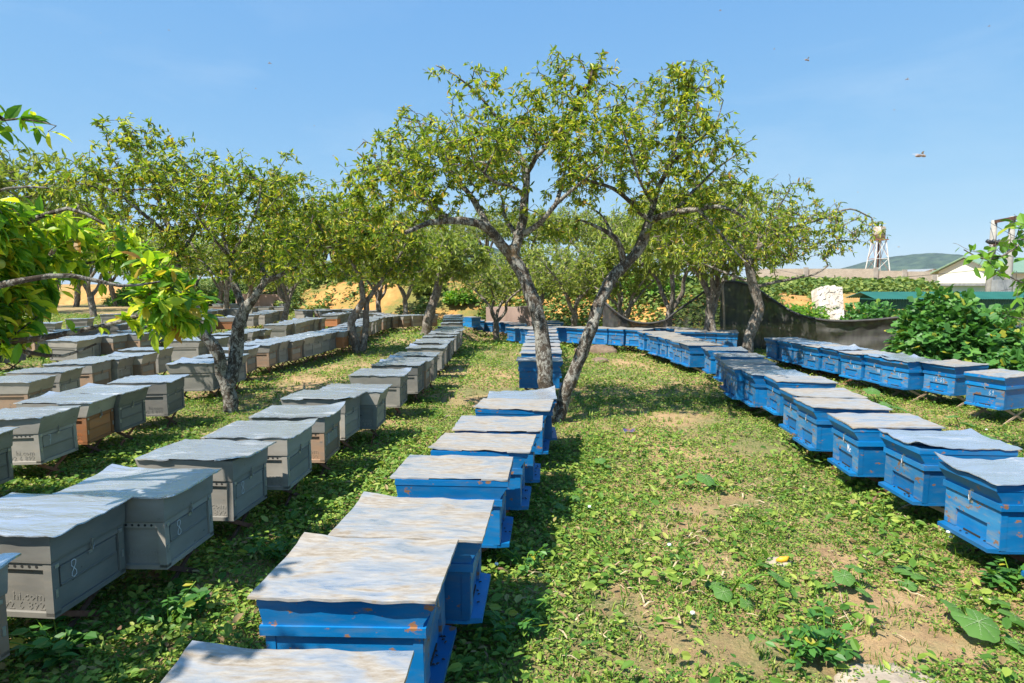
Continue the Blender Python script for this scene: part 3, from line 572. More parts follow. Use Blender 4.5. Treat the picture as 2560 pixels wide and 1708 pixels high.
BACK = [  # x, y of the foot (or forward distance), scale, label
 (697, None, 21, .95, 'small plum tree behind the left forked plum tree among the grey hives'),
 (400, None, 22, 1.1, 'plum tree behind the near branches among the far left grey rows'),
 (778, None, 33, 1.15, 'curved trunk plum tree before the left end of the low earth wall'),
 (715, None, 34, 1.1, 'plum tree with paired pale stems left of the curved trunk tree'),
 (866, None, 34, 1.15, 'slim plum tree before the right half of the low earth wall'),
 (1012, None, 23.5, .95, 'small plum tree with dark forked trunk before the orange cutting'),
 (945, None, 25, 1.05, 'plum tree behind the forked tree at the second grey row'),
 (1240, None, 20.5, .95, 'many stemmed plum tree behind the left end of the far blue row'),
 (1345, None, 22, 1.0, 'plum tree behind the big middle tree at the foot of the bank'),
 (1430, None, 18.5, .95, 'plum tree with twisted upright stems right of the big tree'),
 (1548, None, 17, .95, 'plum tree at the left end of the black shade net'),
 (1665, None, 15.6, 1.0, 'plum tree before the sagging dip in the black shade net'),
 (1752, None, 13.3, .95, 'dark stemmed plum tree before the translucent net panel'),
 (1802, None, 12.6, .85, 'short plum tree beside the net pole behind the right rows'),
 (60, None, 12.5, 1.05, 'greyish plum tree at the far left behind the near branches'),
 (230, None, 27, 1.3, 'tall plum tree far back behind the left grey rows'),
 (560, None, 30, 1.2, 'plum tree far back between the two left trees'),
 (1130, None, 30, .95, 'plum tree growing on the bank above the orange cutting'),
 (1330, None, 30, 1.05, 'plum tree growing on the bank left above the earth wall'),
 (1460, None, 28, 1.05, 'plum tree growing on the bank between the two big stems'),
 (1600, None, 27, 1.0, 'plum tree growing on the bank above the net dip'),
 (1010, None, 31, .9, 'plum tree growing on the bank at the left of the orange cutting'),
 (-60, None, 30, 1.5, 'plum tree far back at the left edge behind the hives'),
 (30, None, 40, 1.6, 'plum tree on the left bank nearest the left edge'),
 (185, None, 41, 1.6, 'plum tree on the left bank behind the near branches'),
 (290, None, 42, 1.5, 'plum tree on the left bank left of the forked trunk'),
 (400, None, 41, 1.5, 'plum tree on the left bank just left of the forked trunk'),
 (545, None, 40, 1.5, 'plum tree on the left bank showing through the forked trunk'),
 (610, None, 37, 1.3, 'plum tree at the left end of the low pinkish earth wall'),
 (690, None, 42, 1.5, 'plum tree on the bank behind the left end of the earth wall'),
 (830, None, 42, 1.5, 'plum tree high on the bank behind the earth wall'),
 (930, None, 38, 1.3, 'plum tree on the bank at the dark broken end of the wall'),
 (1700, None, 26, 1.05, 'plum tree growing on the bank above the sheer net panel'),
 (1820, None, 27.5, .95, 'plum tree growing on the bank behind the net pole'),
 (820, None, 35, 1.3, 'plum tree on the bank between the two left background trunks'),
 (980, None, 34, 1.1, 'plum tree on the bank directly above the end of the third grey row'),
 (740, None, 39, 1.5, 'plum tree on the bank above the left part of the earth wall'),
 (900, None, 40, 1.2, 'plum tree on the bank above the dark end of the earth wall'),
 (640, None, 43, 1.4, 'plum tree on the bank above the middle of the earth wall'),
 (480, None, 44, 1.4, 'plum tree on the bank behind the left concrete wall'),
 (330, None, 36, 1.5, 'plum tree beyond the rearmost grey hives at the left'),
 (120, None, 34, 1.6, 'plum tree beyond the grey hives behind the near branches'),
 (1100, None, 34, 1.1, 'plum tree far up the bank above the orange cutting'),
 (1400, None, 34, 1.2, 'plum tree far up the bank between the two big stems'),
 (1540, None, 33, 1.15, 'plum tree far up the bank right of the leaning big stem'),
 (1230, None, 31.5, 1.1, 'plum tree on the bank behind the many stemmed tree')]
for i, (x, _, d, sc, lab) in enumerate(BACK):
    c = Q(x, 711, d); tr, fo = TPL[i % 4]; c.z = gz(c.x, c.y)
    r = empty('plum_tree', c, random.uniform(0, 6.28)); sc *= 1.15; r.scale = (sc, sc, sc * (random.uniform(.92, 1.04) if d > 16 else 1.2)); tag(r, lab, 'tree', GRP); link('trunk', tr, r); link('foliage', fo, r)

def haze():
    m = bpy.data.materials.new('haze_air'); m.use_nodes = True; nt = m.node_tree; nt.nodes.clear(); out = nt.nodes.new('ShaderNodeOutputMaterial'); v = N(nt, 'ShaderNodeVolumePrincipled', Density=.00016); v.inputs['Color'].default_value = (.80, .9, 1, 1); nt.links.new(v.outputs[0], out.inputs['Volume'])
    b = MB(); b.box(-700, 900, -15, 1150, -2, 75); o = b.obj('haze', m); tag(o, kind='stuff'); o.display_type = 'WIRE'
haze()
# ------------------------------------------------------------------ beehives
ZB, ZT, ZL = .175, .52, .40     # body bottom, top of the lid, lid / body seam
def stroke(ch):
    T = {'8': [[(.5, .5), (.15, .7), (.2, .95), (.5, 1), (.8, .9), (.75, .7), (.5, .5), (.2, .3), (.15, .1), (.45, 0), (.8, .1), (.8, .3), (.5, .5)]],
         'M': [[(0, 0), (.1, 1), (.45, .3), (.8, 1), (.95, 0)]], 'e': [[(.1, .3), (.6, .38), (.5, .6), (.2, .55), (.05, .25), (.3, 0), (.65, .1)]],
         '6': [[(.7, 1), (.25, .6), (.15, .2), (.45, 0), (.8, .2), (.6, .45), (.2, .35)]], '9': [[(.75, .75), (.4, .5), (.2, .75), (.5, 1), (.8, .8), (.6, .3), (.4, 0)]],
         '1': [[(.3, .8), (.55, 1), (.5, 0)]], '0': [[(.5, 1), (.2, .6), (.25, .1), (.55, 0), (.8, .4), (.75, .9), (.5, 1)]], '7': [[(.1, 1), (.8, 1), (.4, 0)], [(.3, .5), (.75, .5)]],
         'A': [[(0, 0), (.45, 1), (.9, 0)], [(.2, .4), (.7, .4)]], '-': [[(.1, .5), (.8, .5)]], '4': [[(.6, 0), (.6, 1), (.1, .35), (.9, .35)]], ' ': [], '?': [[(.2, .1), (.5, .45), (.8, .9), (.2, .8), (.7, .3)]]}
    return T[ch]
def chalk(text, x, yc, zc, h):
    """hand-written marks on the front face (plane x = const), read from outside"""
    m = MB(); wd = h * .62
    for i, ch in enumerate(text):
        y0 = yc - wd * len(text) / 2 + i * wd
        for st in stroke(ch):
            for a, b in zip(st, st[1:]):
                m.bar((x, y0 + a[0] * wd * .8, zc + (a[1] - .5) * h), (x, y0 + b[0] * wd * .8, zc + (b[1] - .5) * h), .0024, .0012)
    return m
def text_mesh(txt, size, depth):
    cu = bpy.data.curves.new('lettering', 'FONT'); cu.body = txt; cu.size = size; cu.extrude = depth; cu.align_x = 'RIGHT'; cu.space_line = .8; cu.resolution_u = 1
    o = bpy.data.objects.new('lettering', cu); me = o.to_mesh(); me2 = me.copy() if False else bpy.data.meshes.new('raised_lettering')
    me2.from_pydata([v.co[:] for v in me.vertices], [], [tuple(p.vertices) for p in me.polygons]); o.to_mesh_clear(); bpy.data.objects.remove(o); bpy.data.curves.remove(cu); return me2
def grey_body():
    m = MB(); t = .012
    m.box(-.25 + t, .25 - t, -.20 + t, .20 - t, ZB + .004, ZL)                     # core, its faces are the recessed panels
    for sx in (-1, 1):
        for sy in (-1, 1):
            cx, cy = sx * .235, sy * .185; m.box(cx - .017, cx + .017, cy - .017, cy + .017, ZB, ZL - .002)
    m.box(-.252, .252, -.202, .202, ZB - .008, ZB + .014)                          # floor rim
    for sy in (-1, 1): a, b = sorted((sy * .184, sy * .1995)); m.box(-.2175, .2175, a, b, ZL - .03, ZL - .003)    # top rail of the side
    for sx in (-1, 1):
        a, b = sorted((sx * .232, sx * .2495)); m.box(a, b, -.1675, .1675, ZL - .028, ZL - .003)
    return m.mesh('body', M['grey'])
def grey_front():
    m = MB(); m.box(.2385, .2475, -.155, .155, .285, ZL - .032); m.box(.2475, .2510, -.155, .155, .285, .291); m.box(.2475, .2510, -.155, .155, .36, .366)
    return m.mesh('front_panel', M['grey'])
def grey_lower():
    m = MB(); m.box(.2385, .2435, -.165, .165, ZB + .016, .279); return m.mesh('lower_panel', M['grey'])
def lid_mesh(kind):
    m = MB()
    if kind == 'grey': m.loft([(-.256, .256, -.206, .206, ZL + .001), (-.258, .258, -.207, .207, ZL + .012), (-.262, .285, -.211, .211, ZT - .02), (-.264, .290, -.213, .213, ZT)])
    else:
        m.loft([(-.262, .262, -.211, .211, ZL - .015), (-.262, .262, -.211, .211, ZL + .018)])
        m.loft([(-.252, .252, -.203, .203, ZL + .018), (-.254, .254, -.204, .204, ZL + .03), (-.262, .290, -.209, .209, ZT - .033), (-.262, .290, -.209, .209, ZT)])
        m.box(-.2645, .2925, -.2115, .2115, ZT - .032, ZT - .004)
    return m
def latch_mesh():
    m = MB(); m.box(.250, .2555, -.012, .012, ZL + .01, ZL + .03); m.bar((.2635, 0, ZL + .022), (.2565, 0, ZL - .028), .010, .003); m.box(.2485, .2545, -.010, .010, ZL - .045, ZL - .03)
    m.tube([(.262, -.012, ZL - .004), (.2655, 0, ZL - .03), (.262, .012, ZL - .004)], .002, 5); return m
def clip_mesh(sy, low):
    m = MB()
    if low: m.box(.2525, .2555, sy * .185 - .006, sy * .185 + .006, .25, .285)
    else: m.box(.2525, .2560, sy * .178 - .010, sy * .178 + .010, ZL - .028, ZL - .012)
    return m.mesh('clip', M['steel'])
def hole_mesh(i, sy):
    m = MB(); x = .19 - i * .030; m.tube([(x, sy * .198, ZL - .017), (x, sy * .2006, ZL - .017)], .006, 8); return m.mesh('air_hole', M['dark'])
def blue_body():
    m = MB(); m.box(-.246, .240, -.196, .196, ZB, ZL - .004)
    for sy in (-1, 1):
        for x in (-.2335, .2335): a, b = sorted((sy * .194, sy * .199)); m.box(x - .0155, x + .0155, a, b, ZB + .002, ZL - .006)
    return m.mesh('body', M['blue'])
def blue_front():
    m = MB()
    for sy in (-1, 1): a, b = sorted((sy * .115, sy * .197)); m.box(.2402, .252, a, b, ZB + .012, ZL - .018)
    m.box(.2402, .252, -.1148, .1148, .288, ZL - .018); return m.mesh('front_panel', M['blue_front'])
def board():
    m = MB(); m.add([(.238, -.197, ZB - .014), (.295, -.185, ZB - .014), (.295, .185, ZB - .014), (.238, .197, ZB - .014), (.238, -.197, ZB + .010), (.295, -.185, ZB + .006), (.295, .185, ZB + .006), (.238, .197, ZB + .010)],
                    [(0, 3, 2, 1), (4, 5, 6, 7), (0, 1, 5, 4), (1, 2, 6, 5), (2, 3, 7, 6), (3, 0, 4, 7)]); m.box(-.25, .2375, -.199, .199, ZB - .014, ZB - .0005); return m.mesh('landing_board', M['blue'])
def entrance():
    m = MB(); m.box(.2403, .2445, -.06, .06, ZB + .0105, ZB + .02); return m.mesh('entrance_slot', M['dark'])
def sheet_mesh(seed, mat, calm=1.0):
    rng = np.random.default_rng(seed); nx, ny = 19, 13; V = []
    ox, oy = rng.uniform(.004, .014, 2); sx = rng.uniform(-.01, .012); sy = rng.uniform(-.008, .008); c = [(rng.random() < .30) * rng.uniform(.010, .035) * calm for _ in range(4)]
    e = [(rng.random() < .5) * rng.uniform(.002, .012) for _ in range(2)]; rot = rng.normal(0, .018)
    for j in range(ny):
        for i in range(nx):
            u = i / (nx - 1) * 2 - 1; v = j / (ny - 1) * 2 - 1; x = u * (.282 + ox) + sx + .010; y = v * (.214 + oy) + sy
            z = .0035 + .0055 * calm * (mnoise.noise(Vector((u * 2.2, v * 1.4, seed * 3.1))) + 1) + .003 * mnoise.noise(Vector((u * 7, v * 3, seed)))
            for q, (a, b) in enumerate(((1, 1), (1, -1), (-1, 1), (-1, -1))):
                s_ = max(0, (u * a + v * b) - 1.35) / .65; z += c[q] * s_ ** 1.5
            ed = max(0, abs(u) - .9) / .1; ev = max(0, abs(v) - .88) / .12
            z += .010 * calm * ev * mnoise.noise(Vector((u * 3.1, v * 2, seed + 7))) + .010 * calm * ed * mnoise.noise(Vector((v * 3, u, seed + 3)))
            z -= .010 * ev * (rng.random() < 0) ; z = max(z, .0025)
            x2 = x * math.cos(rot) - y * math.sin(rot); y2 = x * math.sin(rot) + y * math.cos(rot); jag = .0025 * mnoise.noise(Vector((u * 5, v * 5, seed + 11)))
            V.append((x2 + (jag if abs(u) == 1 else 0), y2 + (jag if abs(v) == 1 else 0), ZT + z))
    Fq = [(j * nx + i, j * nx + i + 1, (j + 1) * nx + i + 1, (j + 1) * nx + i) for j in range(ny - 1) for i in range(nx - 1)]
    # lip folded down along the edges, left out on part of the near edge of some sheets
    V = list(V); gap = rng.integers(2, 9) if rng.random() < .5 else 99; lw = rng.uniform(.004, .009)
    ring = [(i, 0) for i in range(nx)] + [(nx - 1, j) for j in range(1, ny)] + [(i, ny - 1) for i in range(nx - 2, -1, -1)] + [(0, j) for j in range(ny - 2, 0, -1)]
    base = len(V)
    for i, j in ring: p = V[j * nx + i]; k_ = 1.003; V.append(p); V.append((p[0] * k_, p[1] * k_, p[2] - lw * (1 + .5 * mnoise.noise(Vector((i * .6, j * .6, seed))))))
    R_ = len(ring)
    for q in range(R_):
        (i, j), (i2, j2) = ring[q], ring[(q + 1) % R_]
        if j == 0 and j2 == 0 and gap <= i < gap + 8: continue
        Fq.append((base + 2 * q, base + 2 * q + 1, base + 2 * ((q + 1) % R_) + 1, base + 2 * ((q + 1) % R_)))
    return npmesh('metal_sheet', np.array(V), np.array(Fq), mat, smooth=True)
def leg_mesh(x, s_):
    m = MB()
    if len(LEGROW) < 4: m.bar((x, -s_ * .15, ZB - .018), (x + .012 * s_, s_ * .18, -.03), .024, .008); LEGROW.append(1); return m.mesh('leg', M['rust_dark'])
    m.bar((-s_ * .19, x + .006 * s_, ZB - .018), (s_ * .23, x + .006 * s_, -.03), .026, .008); return m.mesh('leg', M['rust_dark'])
G = {'body': grey_body(), 'front_panel': grey_front(), 'lower_panel': grey_lower(), 'lid': lid_mesh('grey').mesh('lid', M['grey']), 'latch': latch_mesh().mesh('latch', M['steel'])}
B = {'body': blue_body(), 'front_panel': blue_front(), 'lid': lid_mesh('blue').mesh('lid', M['blue']), 'latch': G['latch'], 'landing_board': board(), 'entrance_slot': entrance()}
CLIPS = [clip_mesh(a, b) for a in (-1, 1) for b in (0, 1)]; HOLES = [hole_mesh(i, -1) for i in range(5)]
SHG = [sheet_mesh(i, M['sheet'], 1.0) for i in range(16)]; SHB = [sheet_mesh(50 + i, M['sheet_dusty'], .6) for i in range(14)]; BUCK = [sheet_mesh(90 + i, M['sheet'], 1.3) for i in range(3)]
LEGROW = []
LEGS_ROW = [leg_mesh(x, s_) for x in (-.20, .20) for s_ in (-1, 1)]
LEGS = [leg_mesh(x, s_) for x in (-.17, .17) for s_ in (-1, 1)]
def setmat(o, mat):
    o.material_slots[0].link = 'OBJECT'; o.material_slots[0].material = mat
EMB = text_mesh('hi.com\n0392 6 892', .050, .0010); EMB.materials.append(M['grey'])
ORD = 'first second third fourth fifth sixth seventh eighth ninth tenth eleventh twelfth thirteenth fourteenth fifteenth sixteenth seventeenth eighteenth nineteenth twentieth'.split()
TENS = {20: 'twenty', 30: 'thirty'}
def ordinal(i):
    if i < 20: return ORD[i]
    n = i + 1; return TENS[n // 10 * 10] + '-' + ORD[n % 10 - 1] if n % 10 else {30: 'thirtieth'}[n]
count = 0
def make_hive(c, yaw, color, rowname, idx, group, near, style, sheetk=None, text=None, note=None, wood=False, flip=False):
    global count; count += 1
    z = random.uniform(-.005, .005) + dip(c.x, c.y); tilt = (random.gauss(0, .010), random.gauss(0, .010))
    root = empty('beehive', (c.x, c.y, z), yaw); root.rotation_euler = (tilt[0], tilt[1], yaw); root.scale = (1.05, 1, 1)
    cn = {'grey': 'grey', 'dark': 'dark-toned grey', 'tan': 'grey and tan', 'orange': 'grey and orange', 'blue': 'blue'}[style]
    lab = f"{cn} beehive {note + ', ' if note else ''}{ordinal(idx)} from the near end of the {rowname}"
    if len(lab.split()) > 16: lab = f"{cn} beehive, {ordinal(idx)} from the near end of the {rowname}"
    if len(lab.split()) > 16: lab = f"{cn} beehive, {ordinal(idx)} in the {rowname}"
    tag(root, lab, 'beehive', group)
    D = G if color == 'grey' else B
    skip = set() if near else ({'entrance_slot'})
    for k, me in D.items():
        if k in skip: continue
        if not near and c.y > 14 and k in ('latch', 'lower_panel'): continue
        o = link(k, me, root)
        if color == 'grey' and k == 'lid' and (flip ^ (random.random() < .12)): o.rotation_euler = (0, 0, math.pi)
        if color == 'grey':
            if style == 'tan' and k in ('body', 'lower_panel'): setmat(o, M['tan'])
            if style == 'orange' and k in ('body', 'lower_panel', 'front_panel'): setmat(o, M['orange'])
            if style == 'dark' and k in ('body', 'lid', 'front_panel', 'lower_panel'): setmat(o, M['grey_dark'])
    sh = (SHG if color == 'grey' else SHB)[random.randrange(16 if color == 'grey' else 14)]
    if color == 'blue' and sheetk == 'clean' and near: sh = BUCK[count % 3]
    o = link('metal_sheet', sh, root)
    if sheetk is None: sheetk = 'clean' if color == 'grey' else ('dusty' if random.random() < .8 else 'clean')
    if color != 'grey' and sheetk == 'clean': setmat(o, M['sheet'])
    if color == 'grey' and sheetk == 'dusty': setmat(o, M['sheet_dusty'])
    if color == 'grey' and near:
        for me in CLIPS: link('clip', me, root)
        if c.y < 5:
            for me in HOLES: link('air_hole', me, root)
        e = link('raised_lettering', EMB, root); e.rotation_euler = (rad(90), 0, 0); e.location = (.205, -.1885, .235)
        if style in ('tan', 'orange', 'dark'): setmat(e, M['grey_dark'] if style == 'dark' else M[style])
    if text:
        m = chalk(text, .2518 if color == 'grey' else .2532, -.085 if color == 'grey' else (.07 if len(text) < 3 else 0), .33, .075 if color == 'grey' else .05); m.obj('chalk_mark', M['chalk'], root)
    if color == 'blue' and near:
        m = MB(); rr = random.Random(count)
        for q in range(rr.randint(3, 9)):
            y = rr.uniform(-.12, .12); x = rr.uniform(.245, .285); a = rr.uniform(0, 6.28); m.tube([(x, y, ZB + .014), (x + .006 * math.cos(a), y + .006 * math.sin(a), ZB + .015), (x + .012 * math.cos(a), y + .012 * math.sin(a), ZB + .013)], [.002, .0035, .0015], 6)
        tag(m.obj('bees_at_entrance', M['black'], root), kind='stuff')
    st = empty('hive_stand', (c.x, c.y, z), yaw); tag(st, f"folding {'pale wooden' if wood else 'rusty iron'} stand under the {ordinal(idx)} beehive of the {rowname}", 'hive stand', 'folding stands under the hives')
    for me in (LEGS_ROW if color == 'grey' else LEGS):
        l = link('leg', me, st)
        if wood: setmat(l, M['wood'])
        elif random.random() < .4: setmat(l, M['rust'])
CENT = []
def build_row(name, group, color, side, pts, k=3, near_d=6.5, notes={}, texts={}, styles={}, sheets={}, minsp=.425, woods=()):
    cs = []
    for p in pts:
        q = P(p[0], p[1], ZT + .012)
        for _ in range(25): z_ = ZT + .012 + dip(q.x, q.y); q = q.lerp(P(p[0], p[1], z_), .5)
        cs.append(q)
    n = len(cs); cen = []
    for i in range(n):
        a, b = max(0, i - k), min(n - 1, i + k); t = (cs[b] - cs[a]); t.z = 0; t.normalize()
        nv = Vector((t.y, -t.x, 0)) if side > 0 else Vector((-t.y, t.x, 0)); far = len(pts[i]) > 2 and pts[i][2] == 'f'
        cen.append([cs[i] - nv * .315 + t * (-.222 if far else .222), nv, t])
    for _ in range(60):
        for i in range(n - 1):
            d = cen[i + 1][0] - cen[i][0]; d.z = 0; al = d.dot((cen[i][2] + cen[i + 1][2]).normalized()); lat = abs((d - cen[i][2] * al).length)
            if al < minsp:
                s_ = (minsp - al) / 2 * .8; cen[i][0] -= cen[i][2] * s_ * .6; cen[i + 1][0] += cen[i + 1][2] * s_ * 1.4
    rr = random.Random(len(name) * 13 + n)
    for i, (c, nv, t) in enumerate(cen):
        yaw = math.atan2(nv.y, nv.x) * (.45 if name in ('middle blue row', 'front grey row') else 1) + rr.gauss(0, .03); near = c.y < near_d
        st = styles.get(i) or ('blue' if color == 'blue' else rr.choice(['grey'] * 5 + ['dark'] * 4 + ['tan'] * 2 + ['orange'] * (1 if i % 3 == 0 else 0)))  # dark drawn often: shade of the trees on the rows, given as colour
        CENT.append((c.x, c.y)); make_hive(c, yaw, color, name, i, group, near, st, sheets.get(i), texts.get(i), notes.get(i), i in woods, name == 'front grey row')
def f_(l): return l
build_row('middle blue row', 'blue hives of the middle row', 'blue', 1,
    [(1046, 1640, 'f'), (1074, 1502), (1185, 1354), (1261, 1207), (1311, 1134), (1344, 1078), (1370, 1023), (1390, 1003), (1406, 903), (1405, 883), (1403, 874), (1402, 864.5), (1400, 855), (1397, 847), (1393, 839), (1391, 830), (1392, 822), (1400, 813), (1409, 807), (1400, 803)],
    notes={1: 'with leaf shadow on its dusty sheet', 8: 'behind the leaning tree stems'}, sheets={0: 'dusty', 1: 'dusty', 2: 'dusty', 3: 'dusty', 4: 'dusty', 5: 'dusty', 6: 'dusty', 7: 'clean'})
build_row('front grey row', 'grey hives of the front row', 'grey', 1,
    [(45, 1400, 'f'), (110, 1344), (406, 1248), (585.5, 1154.4), (716, 1095), (812, 1042), (869, 1000), (944, 979), (1005, 937), (1052, 913), (1070, 902.5), (1090, 888.7), (1111, 869), (1121, 857), (1131, 851), (1136, 842), (1146, 833.5), (1152, 829), (1159, 823.6), (1159, 819), (1160, 814), (1161, 810), (1160, 806), (1159, 801.5), (1158, 797)],
    texts={1: '8', 2: '8', 3: '8', 5: '8'}, styles={0: 'tan', 1: 'dark', 2: 'grey', 3: 'grey', 4: 'grey', 5: 'tan', 6: 'grey', 7: 'grey', 8: 'dark'}, notes={1: 'chalked with a large 8'})
build_row('second grey row', 'grey hives of the second row', 'grey', 1,
    [(48, 1067, 'f'), (111, 1044), (226, 1005), (309, 984), (427, 952), (541, 906), (596, 893), (625, 874.5), (676, 863), (706, 856), (735, 851), (756, 848), (783, 842), (801, 838), (828, 832), (857, 829), (878, 823), (896, 818), (906, 813), (916, 809), (926, 806), (936, 803), (943, 799.5), (950, 797), (962, 794), (972, 792), (983, 791), (993, 791), (1003, 790), (1014, 790)],
    texts={0: '1', 1: '7'}, styles={0: 'dark', 1: 'grey', 2: 'orange', 3: 'dark', 4: 'dark', 5: 'dark', 7: 'tan', 8: 'tan', 10: 'tan', 24: 'tan'}, near_d=7)
build_row('third grey row', 'grey hives of the third row', 'grey', 1,
    [(77, 952), (156, 928.5), (242, 908), (293, 899), (354, 890), (400, 875), (500, 850.6), (548, 845.5), (603, 836), (636, 828.5), (659, 826), (722, 811), (738, 810), (755, 805), (766, 802.5), (777, 800), (790, 797.5), (804, 796), (846, 788), (851.5, 786), (858, 784), (867, 783), (876, 782), (884, 781.5), (908, 784), (922, 785), (934, 786)],
    k=5, texts={0: '9', 1: '8', 3: '1'}, styles={1: 'grey', 2: 'tan', 4: 'tan', 11: 'dark'}, near_d=7)
build_row('fourth grey row', 'grey hives of the fourth row', 'grey', 1,
    [(28, 854, 'f'), (66, 850, 'f'), (133.6, 858), (190, 849), (247, 845), (288, 845), (362, 828), (400, 816), (440, 810), (478, 800), (517, 799.6), (544, 793), (563, 797), (580, 795), (635, 787.7), (664, 784.6), (674, 782), (684, 779), (693, 777), (704, 776), (716, 779), (731, 779), (751, 774.6), (763, 775), (783, 773), (792, 774), (812, 777), (826, 778)],
    k=6, styles={2: 'grey', 5: 'tan', 6: 'tan', 15: 'grey'}, near_d=5)
build_row('fifth grey row', 'grey hives of the fifth row', 'grey', 1,
    [(-30, 836), (42, 840), (118, 839), (190, 826), (250, 818), (300, 812), (345, 808), (400, 800), (450, 790), (500, 787), (532, 778), (547, 776), (563, 773), (582, 774), (640, 768), (665, 768.5), (680, 769)], k=6)
build_row('rearmost grey row', 'grey hives of the rearmost row', 'grey', 1,
    [(60, 820), (140, 808), (220, 797), (300, 786), (360, 775), (430, 764), (473, 760.4), (488, 762), (525, 763), (536, 764), (575, 766)], k=6)
build_row('right-hand blue row', 'blue hives of the right-hand row', 'blue', -1,
    [(2549, 1236, 'f'), (2495, 1213), (2300, 1121), (2140, 1065), (2030, 1018), (1988.5, 988.5), (1937, 950), (1884.7, 938), (1837, 924.5), (1818, 908), (1800, 889), (1772, 874), (1715, 861.5), (1699, 856.4), (1685, 851), (1670, 848), (1652, 844), (1626, 834.5), (1610, 832)],
    texts={3: 'Me', 8: '10'}, sheets={1: 'clean', 2: 'clean', 3: 'dusty', 10: 'clean', 11: 'clean', 13: 'clean'}, k=2, near_d=8, woods=(2, 12, 11, 6, 7), notes={1: 'with a silvery sheet and worn front', 2: 'with a large buckled silvery sheet'})
build_row('outer right blue row', 'blue hives of the outer right row', 'blue', -1,
    [(2850, 975), (2513, 942), (2377, 914.4), (2284, 908), (2225, 897), (2156, 887), (2089, 874.5), (2045.5, 868), (2014, 861), (1984, 856.5), (1949.4, 851)],
    texts={1: '69', 2: '16-61', 3: '70', 4: '1M', 5: 'A1', 7: '1A', 8: '1', 9: '9'}, sheets={1: 'dusty', 2: 'dusty', 3: 'clean', 4: 'clean', 5: 'dusty', 6: 'clean'}, near_d=12, woods=(1, 2, 3, 4, 5))
build_row('far blue row behind the tree', 'blue hives of the far middle row', 'blue', -1,
    [(1584, 823), (1571, 823), (1548, 822), (1528, 821), (1507, 820), (1493, 820), (1480, 820), (1455, 819), (1427, 816.5), (1415, 817), (1402, 817.5)], k=3, minsp=.41)
build_row('far left blue row', 'blue hives of the far left blue row', 'blue', -1,
    [(1309, 822.6), (1299, 819), (1288, 815), (1276, 810.5), (1263, 808), (1248, 806), (1233, 806), (1218, 806.5), (1203, 807)], k=3, minsp=.41)
build_row('blue row before the shade net', 'blue hives before the shade net', 'blue', -1, [(1689, 822), (1650, 819), (1606, 817)], k=1, minsp=.5)
build_row('blue cluster beside the net pole', 'blue hives beside the net pole', 'blue', -1, [(1834, 831), (1808, 830.5), (1784, 830)], k=1, minsp=.42)
# ------------------------------------------------------------------ shade net, walls and buildings beyond
def netmat():
    m, nt, b = newmat('black_shade_net'); out = nt.nodes['Material Output']
    n = noise(nt, 3, 6, sc=(3, 3, .5)); nt.links.new(ramp(nt, n.outputs['Fac'], [(.3, (.022, .021, .02)), (.7, (.07, .066, .062))]).outputs[0], b.inputs['Base Color']); b.inputs['Roughness'].default_value = .7
    t = nt.nodes.new('ShaderNodeBsdfTransparent'); mx = N(nt, 'ShaderNodeMixShader', Fac=.05); nt.links.new(b.outputs[0], mx.inputs[1]); nt.links.new(t.outputs[0], mx.inputs[2]); nt.links.new(mx.outputs[0], out.inputs['Surface']); return m
M['net'] = netmat()
def netmat2():
    m = M['net'].copy(); m.name = 'sheer_shade_net'
    for n in m.node_tree.nodes:
        if n.type == 'MIX_SHADER': n.inputs[0].default_value = .42
    return m
M['net_thin'] = netmat2()
def net(top, bot, mat, label, seed, fold=.05):
    """top, bot: lists of (x, y, d) image points with distances"""
    root = empty('shade_net', Q(*bot[0])); T = [Q(*q) for q in top]; Bm = [Q(*q) for q in bot]; nu, nv = 70, 16; V = []
    def at(l, u):
        k = u * (len(l) - 1); i = min(int(k), len(l) - 2); f = k - i
        a = l[max(i - 1, 0)]; b = l[i]; c = l[i + 1]; d = l[min(i + 2, len(l) - 1)]
        return .5 * ((2 * b) + (-a + c) * f + (2 * a - 5 * b + 4 * c - d) * f * f + (-a + 3 * b - 3 * c + d) * f ** 3)
    for j in range(nv):
        for i in range(nu):
            u = i / (nu - 1); v = j / (nv - 1); p = at(T, u).lerp(at(Bm, u), v)
            p.y += fold * mnoise.noise(Vector((u * 16, v * 1.5, seed))) + fold * .7 * mnoise.noise(Vector((u * 5 + v * 3, v * 5, seed + 2))) + .10 * math.sin(v * math.pi); V.append(p - root.location)
    Fq = [(j * nu + i, j * nu + i + 1, (j + 1) * nu + i + 1, (j + 1) * nu + i) for j in range(nv - 1) for i in range(nu - 1)]
    link('net_cloth', npmesh('net_cloth', np.array(V), np.array(Fq), mat, smooth=True), root)
    m = MB(); m.tube([at(T, k / 60) - root.location + Vector((0, -.01, 0)) for k in range(61)], .028, 6); m.obj('rolled_hem', M['net'], root, True)
    tag(root, label, 'shade net', 'black shade nets round the hives'); return root
net([(1803, 702, 14), (1855, 708, 14), (1900, 728, 13.8), (1950, 762, 13.5), (2000, 788, 13.2), (2075, 802, 12.8), (2170, 801, 12.4), (2262, 792, 12)],
    [(1803, 870, 14), (1855, 872, 14), (1900, 874, 13.8), (1950, 876, 13.5), (2000, 878, 13.2), (2075, 880, 12.8), (2170, 884, 12.4), (2262, 888, 12)], M['net'], 'black shade net sagging in a long curve behind the outer right blue row', 1, .09)
net([(1803, 702, 14), (1770, 722, 14.1), (1735, 748, 14.2), (1700, 772, 14.3), (1665, 800, 14.4)],
    [(1803, 870, 14), (1770, 868, 14.1), (1735, 866, 14.2), (1700, 864, 14.3), (1665, 862, 14.4)], M['net_thin'], 'sheer see-through net panel left of the net pole', 5)
